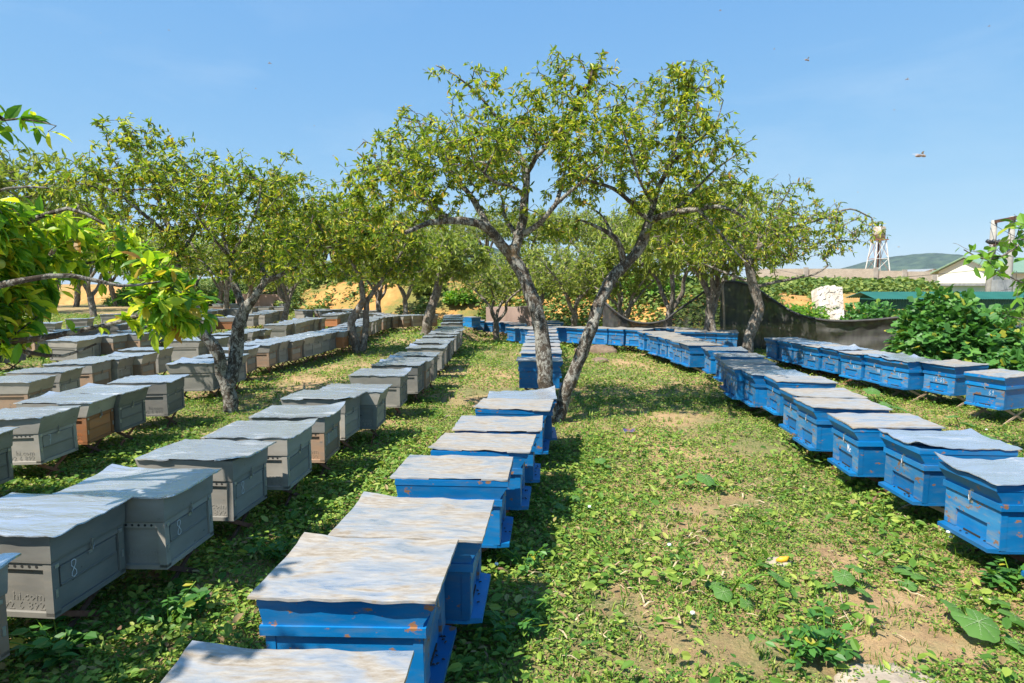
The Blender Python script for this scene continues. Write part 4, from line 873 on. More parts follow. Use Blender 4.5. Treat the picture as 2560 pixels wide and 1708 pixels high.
net([(1665, 800, 14.4), (1630, 808, 14.5), (1590, 806, 14.6), (1560, 795, 14.7), (1530, 772, 14.8), (1508, 752, 15)],
    [(1665, 862, 14.4), (1630, 861, 14.5), (1590, 860, 14.6), (1560, 859, 14.7), (1530, 858, 14.8), (1508, 857, 15)], M['net'], 'low dark net dipping between the plum trunks left of the pole', 9)
m = MB(); a = Q(1812, 870, 13.9); a.z = -.05; bq = Q(1806, 690, 13.95); m.tube([Vector((0, 0, 0)), (bq - a) * .5 + Vector((.01, 0, 0)), bq - a], [.028, .026, .022], 8)
o = m.obj('net_pole', M['wood'], None, True); o.location = a; tag(o, 'thin reddish wooden pole holding up the black net', 'pole')
# low earth walls
def wall(name, pts, h0, th, mat, label, cat='wall', gr=None, cap=0, jit=0.04):
    m = MB(); base = Vector(pts[0]); n = 40
    for i in range(len(pts) - 1):
        a = Vector(pts[i]); b = Vector(pts[i + 1]); k = 14
        for q in range(k):
            p = a.lerp(b, q / k); r = a.lerp(b, (q + 1) / k); z1 = p.z + h0 + jit * mnoise.noise(p * 1.7); z2 = r.z + h0 + jit * mnoise.noise(r * 1.7); d = Vector((0, th, 0))
            vs = [p - Vector((0, 0, 1.2)), r - Vector((0, 0, 1.2)), Vector((r.x, r.y, z2)), Vector((p.x, p.y, z1))]; vs += [v + d for v in vs]
            fs = [(0, 1, 2, 3), (7, 6, 5, 4), (3, 2, 6, 7)]
            if q == 0 and i == 0: fs.append((0, 3, 7, 4))
            if q == k - 1 and i == len(pts) - 2: fs.append((1, 5, 6, 2))
            m.add([v - base for v in vs], fs)
    o = m.obj(name, mat); o.location = base; tag(o, label, cat, gr); return o
M['pinkwall'] = simple('pinkish_earth_wall', [(.3, (.26, .175, .14)), (.7, (.42, .30, .25))], 2.2, .95, .6, .04, sc=(1, 1, .35))
wall('earth_wall', [Q(590, 768, 38), Q(760, 772, 37), Q(900, 778, 35)], .85, .4, M['pinkwall'], 'long low pinkish earth wall behind the grey hive rows', cat='wall', gr='low walls at the foot of the bank')
wall('earth_wall', [Q(900, 775, 34.6), Q(985, 790, 31)], .75, .4, M['grey_dark'] and M['rock'], 'darker broken end of the earth wall beside the orange cutting', gr='low walls at the foot of the bank')
wall('earth_wall', [Q(1215, 803, 23.8), Q(1345, 803, 23.2)], .55, .35, M['pinkwall'], 'short brown earth wall behind the far left blue row', gr='low walls at the foot of the bank')
wall('concrete_wall', [Q(1240, 742, 27.5), Q(1410, 745, 27)], .62, .3, M['concrete'], 'grey retaining wall up on the bank behind the big tree', gr='retaining walls on the bank')
wall('concrete_wall', [Q(380, 752, 48), Q(640, 752, 47)], 1.0, .3, M['concrete'], 'pale grey concrete wall beyond the left plum trees', gr='retaining walls on the bank')
# brick wall in three bays with piers
def brick_wall():
    d = 60; root = empty('brick_wall', Q(2150, 714, d)); z0 = 1.0
    def X(x): return Q(x, 711, d).x
    bays = [(1890, 2011, 673), (2011, 2186, 674), (2186, 2259, 678), (2259, 2338, 678)]
    bays = [(1890, 2185, 672), (2185, 2257, 677), (2257, 2340, 679)]
    for a, b, y in bays:
        m = MB(); m.box(X(a) - root.location.x, X(b) - root.location.x, -.1, .1, z0 - root.location.z, Q(0, y, d).z - root.location.z); m.obj('wall_panel', M['brick'], root)
    for x in (2011, 2185, 2257, 2332):
        m = MB(); c = X(x) - root.location.x; m.box(c - .22, c + .22, -.24, -.103, z0 - root.location.z, Q(0, 670 if x < 2200 else 676, d).z - root.location.z + .05); m.obj('pier', M['concrete'], root)
    tag(root, 'long grey brick boundary wall with concrete piers on top of the bank', 'wall')
brick_wall()
# white stone retaining slope
def stone_slope():
    d = 25.5; m = MB(); nu, nv = 18, 26; base = Q(2070, 800, d); V = []
    top = [(2042, 720), (2062, 715), (2084, 714), (2106, 718)]; bt = [(2052, 812), (2072, 812), (2092, 812), (2112, 810)]
    for j in range(nv):
        for i in range(nu):
            u = i / (nu - 1) * 3; k = min(int(u), 2); f = u - k; v = j / (nv - 1)
            tx = top[k][0] * (1 - f) + top[k + 1][0] * f; ty = top[k][1] * (1 - f) + top[k + 1][1] * f; bx = bt[k][0] * (1 - f) + bt[k + 1][0] * f; by = bt[k][1] * (1 - f) + bt[k + 1][1] * f
            p = Q(tx, ty, d + 1.0).lerp(Q(bx, by, d - 1.2), v); p += Vector((.07, .16, .06)) * (mnoise.noise(Vector((i * .7, j * .7, 1))) * 1.2 + mnoise.noise(Vector((i * 2.1, j * 2.1, 4))) * .8); V.append(p - base)
    n = len(V); V2 = [v + Vector((0, .5, -.15)) for v in V]
    Fq = [(j * nu + i, j * nu + i + 1, (j + 1) * nu + i + 1, (j + 1) * nu + i) for j in range(nv - 1) for i in range(nu - 1)]
    m.add(V, Fq); m.add(V2, [f[::-1] for f in Fq])
    for j in range(nv - 1):
        for c in (0, nu - 1): m.add([V[j * nu + c], V[(j + 1) * nu + c], V2[(j + 1) * nu + c], V2[j * nu + c]], [(0, 1, 2, 3)])
    for i in range(nu - 1): m.add([V[i], V[i + 1], V2[i + 1], V2[i]], [(0, 1, 2, 3)])
    o = m.obj('stone_retaining_wall', M['limestone']); o.location = base; tag(o, 'pale whitish stone retaining slope between green bank and orange soil', 'retaining wall')
stone_slope()
# green corrugated shed
def corr(m, p0, p1, up, n, amp, mi=0):
    """corrugated sheet from p0 to p1 (along) extended by up"""
    p0 = Vector(p0); p1 = Vector(p1); up = Vector(up); nr = (p1 - p0).cross(up).normalized(); vs = []
    for i in range(n + 1): q = p0.lerp(p1, i / n) + nr * (amp * (1 if i % 2 else -1)); vs += [q, q + up]
    m.add(vs, [(2 * i, 2 * i + 2, 2 * i + 3, 2 * i + 1) for i in range(n)], mi)
def shed():
    d = 19.5; A = Q(2203, 778, d); root = empty('green_shed', (A.x, A.y, 0)); x1 = 9.0; dy = 1.25
    ze = Q(2175, 745, d).z; zr = Q(2175, 730, d + .6).z; zb = Q(2175, 773, d).z
    m = MB(); corr(m, (0, 0, zb), (x1, 0, zb), (0, 0, ze - zb - .003), 220, .012); corr(m, (0, dy, zb), (0, 0, zb), (0, 0, ze - zb - .003), 80, .012); m.obj('wall', M['greenroof'], root)
    m = MB(); corr(m, (-.35, -.3, ze - .03), (x1, -.3, ze - .03), (0, dy / 2 + .3, zr - ze + .03), 240, .014); corr(m, (x1, dy + .3, ze - .03), (-.35, dy + .3, ze - .03), (0, -dy / 2 - .3, zr - ze + .03), 240, .014)
    m.box(-.36, -.34, -.3, dy / 2, ze - .05, ze - .02); m.add([(-.02, 0, ze), (-.02, dy, ze), (-.02, dy / 2, zr - .02)], [(0, 1, 2)]); m.obj('roof', M['greenroof'], root)
    for x in (0.05, 3, 6, 9):
        m = MB(); m.box(x - .05, x + .05, .05, .15, -.1, zb); m.obj('post', M['grey_metal'], root)
    tag(root, 'low dark green corrugated shed behind the round leafy bush', 'shed')
shed()
def warehouse():
    d = 46; A = Q(2341, 760, d); Bq = Q(2478, 760, 43); A.z = Bq.z = 0; root = empty('warehouse', A); e = Bq - A; L = Vector((30, 16, 0)); z0, ze = -.4, Q(0, 679, d).z; zp = Q(0, 645, 44.5).z; mid = e * .5
    U = lambda v, z: Vector((v.x, v.y, z))
    m = MB(); m.add([U(Vector(), z0), U(e, z0), U(e, ze), U(mid, zp), U(Vector(), ze)], [(0, 1, 2, 3, 4)]); m.add([U(e, z0), U(e + L, z0), U(e + L, ze), U(e, ze)], [(0, 1, 2, 3)]); m.add([U(L, z0), U(Vector(), z0), U(Vector(), ze), U(L, ze)], [(0, 1, 2, 3)]); m.add([U(e + L, z0), U(L, z0), U(L, ze), U(mid + L, zp), U(e + L, ze)], [(0, 1, 2, 3, 4)])
    m.obj('wall', M['cream'], root)
    m = MB(); o1 = e.normalized() * .4; l1 = L.normalized() * -.35; dz = (zp - ze) / (e.length / 2) * .4; t = .10
    for a, b_ in ((Vector() - o1, mid), (e + o1, mid)):
        q = [U(a + l1, ze - dz + .03), U(a + L, ze - dz + .03), U(b_ + L, zp + .03), U(b_ + l1, zp + .03)]; q += [v + Vector((0, 0, t)) for v in q]
        m.add(q, [(3, 2, 1, 0), (4, 5, 6, 7), (0, 1, 5, 4), (1, 2, 6, 5), (2, 3, 7, 6), (3, 0, 4, 7)])
    m.obj('roof', M['paleroof'], root)
    tag(root, 'large cream gabled warehouse with pale green roof at the right', 'building')
warehouse()
def small_house():
    for (x, y0, y1, d, wd, mat, lab) in ((2332, 690, 673, 75, 3.4, M['grey_metal'], 'small white gabled house roof peeking over the brick wall'),):
        c = Q(x, y0, d); root = empty('small_house', (c.x, c.y, 1)); z1 = Q(x, 680, d).z - 1; z2 = Q(x, y1, d).z - 1; m = MB(); m.box(-wd / 2, wd / 2, 0, 5, -.5, z1); m.add([(-wd / 2, -.002, z1), (wd / 2, -.002, z1), (0, -.002, z2)], [(0, 1, 2)]); m.obj('wall', M['white_metal'], root)
        m = MB(); m.add([(-wd / 2 - .3, -.3, z1 - .15), (0, -.3, z2 + .05), (0, 5.3, z2 + .05), (-wd / 2 - .3, 5.3, z1 - .15), (wd / 2 + .3, -.3, z1 - .15), (wd / 2 + .3, 5.3, z1 - .15)], [(0, 1, 2, 3), (1, 4, 5, 2)]); m.obj('roof', mat, root); tag(root, lab, 'house')
    c = Q(1485, 640, 95); root = empty('tower_building', (c.x, c.y, 1)); m = MB(); zt = Q(1485, 622, 95).z - 1; m.box(-1.3, 1.3, 0, 4, -.5, zt); m.obj('wall', M['teal'], root); m = MB(); m.box(-1.6, 1.6, -.4, 4.4, zt, zt + .35); m.obj('roof', M['greenroof'], root)
    tag(root, 'distant green roofed building just above the far trees in the middle', 'building')
    c = Q(2570, 790, 34); root = empty('factory_building', (c.x, c.y, 0)); m = MB(); m.box(-1.1, 9, 0, 8, -.3, Q(0, 715, 34).z); m.obj('wall', M['teal'], root); m = MB(); m.box(-1.4, 9.3, -.4, 8.4, Q(0, 715, 34).z + .004, Q(0, 708, 34).z); m.obj('roof', M['grey_metal'], root)
    for k in range(4): m = MB(); m.box(-.7 + k * 1.3, .1 + k * 1.3, -.03, .02, .5, 1.1); m.obj('window', M['dark'], root)
    tag(root, 'pale blue factory building behind the utility poles at the right edge', 'building')
small_house()
def pole_pair():
    d = 24; root = empty('utility_pole', (Q(2500, 711, d).x, d, 0)); ox = root.location.x
    for x, yt in ((2474, 551), (2519, 541)):
        X = Q(x, 711, d).x - ox; m = MB(); m.tube([(X, 0, -.1), (X, 0, 2), (X, 0, Q(0, yt, d).z)], [.15, .13, .10], 8); m.obj('pole', M['concrete'], root, True)
    m = MB(); x0 = Q(2470, 0 + 711, d).x - ox; x1 = Q(2545, 711, d).x - ox; z0 = Q(0, 555, d).z; z1 = Q(0, 545, d).z; m.bar((x0, -.14, z0), (Q(2521, 711, d).x - ox, -.14, z1), .12, .1); m.obj('crossarm', M['rust_dark'], root); m = MB(); m.bar((Q(2505, 711, d).x - ox, -.14, z1 - .02), (x1, -.14, z1 - .1), .05, .05); m.obj('crossarm', M['rust_dark'], root); m = MB(); m.bar((x0, -.14, Q(0, 612, d).z), (Q(2525, 711, d).x - ox, -.14, Q(0, 612, d).z), .1, .08); m.obj('crossarm', M['rust_dark'], root)
    for k in range(3):
        m = MB(); X = Q(2452 + 14 * k, 711, d).x - ox; z = Q(0, 607, d).z; m.tube([(X - .12, -.3, z + .05), (X, -.3, z), (X + .12, -.3, z - .04)], [.07, .085, .06], 8); m.obj('insulator', M['black'], root, True)
    m = MB(); X = Q(2500, 711, d).x - ox; m.box(X - .35, X + .35, -.5, -.15, .55, 1.2); m.box(X - .45, X + .1, -.45, -.14, 1.2, 1.7)
    for k in range(4): m.tube([(X - .3 + k * .2, -.35, 1.2), (X - .3 + k * .2, -.35, 1.45)], .05, 8)
    m.obj('transformer', M['grey_metal'], root)
    for (xa, ya, xb, yb, da, db) in ((2519, 548, 2700, 600, 24, 22), (2474, 556, 2900, 700, 24, 12), (2474, 612, 2600, 640, 24, 20)):
        a = Q(xa, ya, da) - root.location; b = Q(xb, yb, db) - root.location; m = MB(); m.tube([a.lerp(b, t / 12) - Vector((0, 0, .25 * math.sin(math.pi * t / 12))) for t in range(13)], .009, 4); m.obj('wire', M['black'], root)
    tag(root, 'pair of concrete utility poles joined by a crossarm with transformer', 'utility pole')
pole_pair()
def wire():
    m = MB(); a = Q(1950, 676, 52); b = Q(2480, 672, 24); m.tube([(a.lerp(b, t / 30) - a) - Vector((0, 0, .55 * math.sin(math.pi * t / 30))) for t in range(31)], .014, 4); o = m.obj('overhead_wire', M['black']); o.location = a; tag(o, 'thin black wire sagging across the brick wall and warehouse', 'wire')
wire()
def fence():
    d = 20; a = Q(2480, 822, d); root = empty('picket_fence', (a.x, d, Q(0, 830, d).z)); m = MB(); zt = Q(0, 808, d).z - root.location.z; n = 22
    for k in range(n): m.box(k * .13, k * .13 + .035, 0, .02, -.3, zt)
    m.obj('pickets', M['white_metal'], root); m = MB(); m.box(-.05, n * .13, .0205, .045, zt - .12, zt - .08); m.obj('rail', M['white_metal'], root); tag(root, 'short white picket fence under the poles at the right edge', 'fence')
fence()
def tower():
    d = 66; c = Q(2192, 700, d); root = empty('water_tower', (c.x, d, 1)); s_ = lambda y: Q(0, y, d).z - 1; hb, ht = 1.1, .48; zt = s_(601)
    pts = [(-1, -1), (1, -1), (1, 1), (-1, 1)]
    for k, (a, b) in enumerate(pts): m = MB(); m.tube([(a * hb, b * hb, -.5), (a * ht, b * ht, zt)], .055, 6); m.obj('leg', M['white_metal'], root)
    for k in range(4):
        a = pts[k]; b = pts[(k + 1) % 4]; m = MB(); Z = [0.05, .32, .62, 1.0]
        for i, f in enumerate(Z):
            w0 = hb + (ht - hb) * f; z = -.0 + zt * f; m.tube([(a[0] * w0, a[1] * w0, z), (b[0] * w0, b[1] * w0, z)], .03, 5)
            if i < 3:
                w1 = hb + (ht - hb) * Z[i + 1]; z1 = zt * Z[i + 1]; m.tube([(a[0] * w0, a[1] * w0, z), (b[0] * w1, b[1] * w1, z1)], .024, 5)
                if i % 2 == 0: m.tube([(b[0] * w0, b[1] * w0, z), (a[0] * w1, a[1] * w1, z1)], .024, 5)
        m.obj('bracing', M['rust'] if k % 2 else M['white_metal'], root)
    m = MB(); m.tube([(0, 0, -.5), (0, 0, zt)], .11, 8); m.obj('riser_pipe', M['rust_dark'], root)
    m = MB(); m.box(-.66, .66, -.66, .66, zt, zt + .1); m.obj('platform', M['rust'], root)
    m = MB(); z2 = s_(568); m.tube([(0, 0, zt + .12), (0, 0, z2), (0, 0, z2 + .15)], [.58, .58, .2], 20); m.obj('tank', M['tankm'], root, True)
    m = MB(); m.box(.95, 1.7, -1.8, -1.5, s_(700), s_(691)); m.obj('red_panel', M['red'], root)
    tag(root, 'white lattice water tower with a steel tank above the brick wall', 'water tower')
tower()
# ------------------------------------------------------------------ bushes and leafy plants at the right
def bush(c, rx, ry, rz, n, size, tmpl, mat, label, seed, name='bush', stems=9):
    rng = np.random.default_rng(seed); c = Vector(c); root = empty(name, c); V = rng.normal(0, 1, (n, 3)); V = unit(V); V[:, 2] = np.abs(V[:, 2]) ** .75 * 1.0 - .08
    r = rng.random(n) ** .28; lump = np.array([1 + .22 * mnoise.noise(Vector(v * 2.1 + seed)) + .12 * mnoise.noise(Vector(v * 5 + seed)) for v in V]); pos = V * (r * lump)[:, None] * np.array([rx, ry, rz]); pos[:, 2] += .05
    d = V.copy() + rng.normal(0, .55, (n, 3)); d[:, 2] -= .35; nn = V * .8 + rng.normal(0, .35, (n, 3)); nn[:, 2] += .7
    lv = scatter(tmpl[0], tmpl[1], pos, d, nn, size * rng.uniform(.6, 1.3, n)); link('foliage', make_mesh_mixed('foliage', lv[0], lv[1], mat), root)
    m = MB()
    for k in range(stems):
        v = V[k] * np.array([rx, ry, rz]) * .9; m.tube([(v[0] * .15, v[1] * .15, -.05), (v[0] * .5, v[1] * .5, v[2] * .5), tuple(v)], [.018, .012, .005], 5, cap=False)
    m.obj('stems', M['bark_far'], root); tag(root, label, 'bush'); return root
cb = Q(2385, 925, 9.2); cb.z = 0; bush(cb, .90, .95, 1.42, 5200, .13, T_LOBED, M['leaf_bush'], 'large round leafy bush behind the outer right blue row', 3, stems=14)
cb2 = Q(2185, 860, 16); cb2.z = .0; bush(cb2, .85, .7, 1.02, 1500, .15, T_LOBED, M['leaf_bush'], 'smaller round bush behind the net in front of the green shed', 4)
cb3 = Q(2590, 940, 7.6); cb3.z = 0; bush(cb3, .55, .7, .78, 1500, .11, T_LOBED, M['leaf_bush'], 'leafy bush at the right edge beside the outer blue row', 5)
cb4 = Q(1905, 770, 23.5); cb4.z = gz(cb4.x, cb4.y); bush(cb4, 1.3, .8, .6, 900, .14, T_LOBED, M['leaf_vine'], 'bright green climbing bush on the bank behind the net', 6)
cb5 = Q(2010, 790, 23.5); cb5.z = gz(cb5.x, cb5.y); bush(cb5, .9, .8, .8, 900, .14, T_LOBED, M['leaf_vine'], 'green scrub on the bank left of the white stone slope', 7)
for i_, (x_, d_, r_, l_) in enumerate([(330, 43, 1.6, 'green bush on the left bank below the left trees'), (470, 42, 1.9, 'bright bush on the left bank before the concrete wall'), (560, 43, 1.5, 'green bush on the left bank seen through the forked trunk'), (720, 41.5, 1.7, 'green bush on the bank above the pinkish wall'), (850, 38.5, 1.4, 'yellow green bush on the bank above the end of the wall'), (1075, 28, .8, 'scrubby bush on the orange cutting left of centre'), (1150, 27, .7, 'olive bush on the orange cutting beside the leaning tree'), (1490, 25, 1.0, 'green bush on the bank between the two big stems'), (1620, 24, 1.1, 'bright green bush above the dip in the net'), (1370, 26.5, .9, 'green bush right of the short brown earth wall')]):
    c_ = Q(x_, 711, d_); c_.z = gz(c_.x, c_.y); bush(c_, r_, r_ * .8, r_ * .75, 1300, .16 + .06 * (d_ > 30), T_LOBED, M['leaf_far'] if i_ % 2 else M['leaf_vine'], l_, 60 + i_, stems=5)
# tree at the right edge with round light leaves
sk = Skel(77); bt_ = Vector((5.6, 5.2, -.05)); sk.limb([bt_, (5.5, 5.2, .6), (5.3, 5.2, 1.1)], .05, .035, root=True)
for pts in ([(2740, 640, 5.0), (2600, 560, 4.9), (2540, 620, 4.8), (2470, 650, 4.8), (2410, 625, 4.8)], [(2740, 640, 5.0), (2620, 500, 5.0), (2560, 560, 5.0)], [(2700, 760, 5.0), (2590, 720, 4.9), (2540, 700, 4.8), (2500, 680, 4.8)], [(2700, 800, 5.0), (2580, 800, 4.9), (2520, 790, 4.9)]):
    sk.limb([Vector((5.3, 5.2, 1.1))] + LN(pts), .022, .004)
tips = sk.grow([Q(x + random.gauss(0, 16), y + random.gauss(0, 14), 4.9 + random.gauss(0, .22)) for x, y in [(2420, 620), (2450, 645), (2480, 640), (2500, 600), (2530, 590), (2545, 560), (2500, 665), (2540, 640), (2470, 680), (2555, 690), (2530, 730), (2550, 760), (2520, 790), (2540, 800), (2490, 650), (2560, 620), (2590, 560), (2620, 640), (2600, 720), (2650, 600), (2640, 780), (2560, 525), (2525, 560)] for _ in range(3)], wig=.12, step=.06)
sk.finish(.002, .4)
tree_thing('broadleaf_tree', bt_, 'slender tree with round light green leaves at the right edge', 'x', sk, sk.mesh('trunk', M['bark_far']), twig_leaves(sk, tips, 3.6, .095, T_BROAD, 55, droop=.4), M['leaf_vine'])
for o_ in list(bpy.data.objects):
    if o_.get('group') == 'x': del o_['group']
# ------------------------------------------------------------------ ground cover
SOIL = [P(x, y) for x, y in []]
def soil_spots():
    L_ = []
    for x, y, rx, ry in ((2060, 1640, 200, 30), (2270, 1610, 130, 32), (1560, 1560, 140, 25), (1500, 1500, 90, 20), (1620, 1660, 120, 30), (1830, 1640, 120, 60), (2170, 1520, 60, 30), (1480, 1215, 60, 14), (1640, 1290, 130, 25), (1700, 1330, 100, 18), (1200, 990, 80, 18), (1160, 1010, 50, 20), (1760, 1050, 130, 14), (1560, 905, 60, 8), (1240, 880, 60, 10),
                         (870, 905, 130, 18), (760, 960, 60, 16), (1000, 1040, 60, 14), (300, 900, 60, 12), (640, 1010, 70, 20), (1120, 930, 40, 12), (1350, 1480, 60, 20), (1900, 1120, 60, 14), (1780, 1420, 90, 16), (500, 960, 80, 14), (1240, 1060, 50, 20), (880, 870, 40, 8), (2300, 1500, 60, 14), (1720, 1270, 70, 10), (1840, 1250, 60, 9)):
        c = P(x, y); e = P(x + rx, y); f = P(x, y - ry); L_.append((c.x, c.y, abs(e.x - c.x), max(.12, abs(f.y - c.y))))
    return L_
SP = soil_spots(); RC = np.array(CENT)
def cover(n, y0, y1, size, seed, clump=7, tmpl=T_BROAD, lush=False, left=False):
    rng = np.random.default_rng(seed); m_ = int(n / clump); u = rng.random(m_ * 2); y = np.sqrt(y0 * y0 + u * (y1 * y1 - y0 * y0)); x = (rng.random(m_ * 2) * 2 - 1) * (.92 * y + .5)
    keep = []
    for i in range(len(x)):
        v = mnoise.noise(Vector((x[i] * .8, y[i] * .8, 5))) * .8 + mnoise.noise(Vector((x[i] * 2.6, y[i] * 2.6, 1))) * .7 + mnoise.noise(Vector((x[i] * 7, y[i] * 7, 2))) * .5
        d = 1.08 + v
        for a, b, c, e in SP:
            q = ((x[i] - a) / c) ** 2 + ((y[i] - b) / e) ** 2
            if q < 2.2: d -= .95 * (1 - q / 2.2) + .1
        if y[i] > toe(x[i]) - .2: d = -1
        if left: d = (.9 + v) if x[i] < .12 * y[i] - .35 else -1
        if lush:
            dm = ((RC - (x[i] + -.35, y[i])) ** 2).sum(1).min(); d = (.75 if dm < .26 else -.4) + v * .6
        keep.append(rng.random() < min(1, max(0, d)))
    k = np.nonzero(keep)[0][:m_]; cx, cy = x[k], y[k]; cz = np.array([gz(float(a), float(b)) for a, b in zip(cx, cy)]); rep = np.repeat(np.arange(len(k)), clump); N_ = len(rep)
    hs = rng.uniform(.5, 1.6, len(k))[rep]; a = rng.random(N_) * 6.283; rr = size * rng.uniform(.2, 1.9, N_) * (1 + hs * .4); s_ = size * rng.uniform(.55, 1.25, N_)
    pos = np.stack([cx[rep] + np.cos(a) * rr, cy[rep] + np.sin(a) * rr, cz[rep] + size * hs * rng.uniform(.15, 1.3 if not lush else 1.5, N_)], 1)
    d = np.stack([np.cos(a), np.sin(a), rng.normal(.05, .35, N_)], 1); d[:, :2] += rng.normal(0, .5, (N_, 2)); nn = rng.normal(0, .42, (N_, 3)); nn[:, 2] += 1
    return scatter(tmpl[0], tmpl[1], pos, d, nn, s_, rng.uniform(.65, 1.1, N_))
def join(parts):
    V = np.concatenate([p[0] for p in parts]); o = 0; Fs = []
    for v, f in parts: Fs.append(f + o); o += len(v)
    return V, np.concatenate(Fs)
parts = [cover(70000, 1.2, 4.5, .0125, 9, 9), cover(120000, 1.2, 4.2, .0185, 1, 7), cover(150000, 3.8, 8, .025, 2, 7), cover(120000, 7.5, 15, .040, 3, 6), cover(80000, 14, 30, .075, 4, 5), cover(30000, 1.3, 6, .036, 5, 9, lush=True), cover(26000, 5.5, 16, .045, 6, 8, lush=True), cover(9000, 1.3, 6, .055, 8, 6), cover(30000, 1.3, 5.5, .036, 10, 7, left=True)]
V, Fq = join(parts); tag(link('ground_cover', npmesh('ground_cover', V, Fq, M['herb'])), 'low broadleaf weeds and creeping herbs covering the orchard floor', 'weeds', kind='stuff')
def grass(n, y0, y1, size, seed):
    rng = np.random.default_rng(seed); k = n // 9; y = rng.uniform(y0, y1, k); x = (rng.random(k) * 2 - 1) * .9 * y; rep = np.repeat(np.arange(k), 9); a = rng.random(len(rep)) * 6.28
    pos = np.stack([x[rep] + rng.normal(0, .02, len(rep)), y[rep] + rng.normal(0, .02, len(rep)), np.array([gz(float(p), float(q)) for p, q in zip(x, y)])[rep]], 1); d = np.stack([np.cos(a) * .6, np.sin(a) * .6, np.ones(len(rep))], 1); n_ = np.stack([np.sin(a), -np.cos(a), np.zeros(len(rep))], 1)
    n_ = np.cross(d, np.stack([-np.sin(a), np.cos(a), np.zeros(len(rep))], 1)); return scatter(T_GRASS[0] * np.array([1, 2.0, 1]), T_GRASS[1], pos, d, n_, size * rng.uniform(.5, 1.3, len(rep)))
V, Fq = join([grass(22000, 1.4, 6, .032, 3), grass(4000, 1.5, 6, .055, 13), grass(14000, 6, 14, .06, 4), grass(10000, 12, 26, .09, 5)]); tag(link('grass', make_mesh_mixed('grass', V, Fq, M['herb'])), 'thin grass blades scattered among the weeds', 'grass', kind='stuff')
def bankcover(n, seed, size):
    rng = np.random.default_rng(seed); out = []
    while len(out) < n:
        x = rng.uniform(-30, 24); s_ = rng.random() ** 1.6 * 26 + .05; y = toe(x) + s_
        v = mnoise.noise(Vector((x * .35, y * .35, 8))) + .6 * mnoise.noise(Vector((x * 1.4, y * 1.4, 2)))
        bare = -.35 if (-9 < x < -1.5 and s_ < 5) or (11.5 < x < 18.5 and .3 < s_ < 4) else .28
        if v + bare + rng.normal(0, .1) > 0: out.append((x, y, gz(x, y) + rng.random() ** 2 * .45 * size / .15))
    pos = np.array(out); a = rng.random(n) * 6.28; d = np.stack([np.cos(a), np.sin(a), rng.normal(0, .5, n)], 1); nn = rng.normal(0, .5, (n, 3)); nn[:, 2] += 1; nn[:, 1] -= .3
    return scatter(T_BROAD[0], T_BROAD[1], pos, d, nn, size * rng.uniform(.5, 1.3, n) * (1 + np.array([o_[1] - toe(o_[0]) for o_ in out]) / 9))
V, Fq = bankcover(130000, 3, .17); tag(link('bank_vegetation', npmesh('bank_vegetation', V, Fq, M['herb_bank'])), 'scrubby green growth covering the bank behind the orchard', 'vegetation', kind='stuff')
# straw litter
def straw(n, seed):
    rng = np.random.default_rng(seed); pos = []; spots = [P(x, y) for x, y in ((1840, 1270), (1900, 1245), (1700, 1480), (1640, 1455), (2200, 1285), (2080, 1560), (1330, 1500), (2170, 1400), (1780, 1350), (1560, 1550), (1950, 1210), (1700, 1380), (2330, 1480), (1080, 1370), (620, 1360), (2260, 1310), (1480, 1620))]
    for i in range(n):
        c = spots[rng.integers(len(spots))] if rng.random() < .62 else Vector((rng.uniform(-3, 4), rng.uniform(1.5, 7), 0)); x = c.x + rng.normal(0, .16); y = c.y + rng.normal(0, .10); pos.append((x, y, gz(x, y) + .006 + rng.random() * .03))
    pos = np.array(pos); a = rng.normal(.25, .6, n) + (rng.random(n) < .3) * 1.5; d = np.stack([np.cos(a), np.sin(a), rng.normal(0, .08, n)], 1); nn = rng.normal(0, .3, (n, 3)); nn[:, 2] += 1
    t = (np.array([(0, .5, 0), (.5, .6, .15), (1, .3, 0), (1, -.3, 0), (.5, -.6, .15), (0, -.5, 0)], float), np.array([(0, 1, 4, 5), (1, 2, 3, 4)])); return scatter(t[0], t[1], pos, d, nn, rng.uniform(.015, .085, n), np.full(n, 1.0) * .0 + rng.uniform(.05, .11, n))
V, Fq = straw(900, 6); tag(link('straw_litter', npmesh('straw_litter', V, Fq, M['straw'])), 'dry maize stalk litter scattered over the weeds and soil', 'straw', kind='stuff')
def pebbles(n, seed):
    rng = np.random.default_rng(seed); m = MB()
    for i in range(n):
        y = 1.4 + rng.random() ** .8 * 5; x = rng.uniform(-.8, .9) * y; r = rng.uniform(.003, .010); z = gz(float(x), float(y)); q = rng.uniform(.6, 1.4, 6) * r
        m.add([(x + q[0], y, z), (x, y + q[1], z), (x - q[2], y, z), (x, y - q[3], z), (x, y, z + q[4])], [(0, 1, 4), (1, 2, 4), (2, 3, 4), (3, 0, 4)])
    return m
tag(pebbles(4000, 3).obj('soil_crumbs', M['ground']), 'small crumbs of soil and stones between the weeds', 'soil crumbs', kind='stuff')
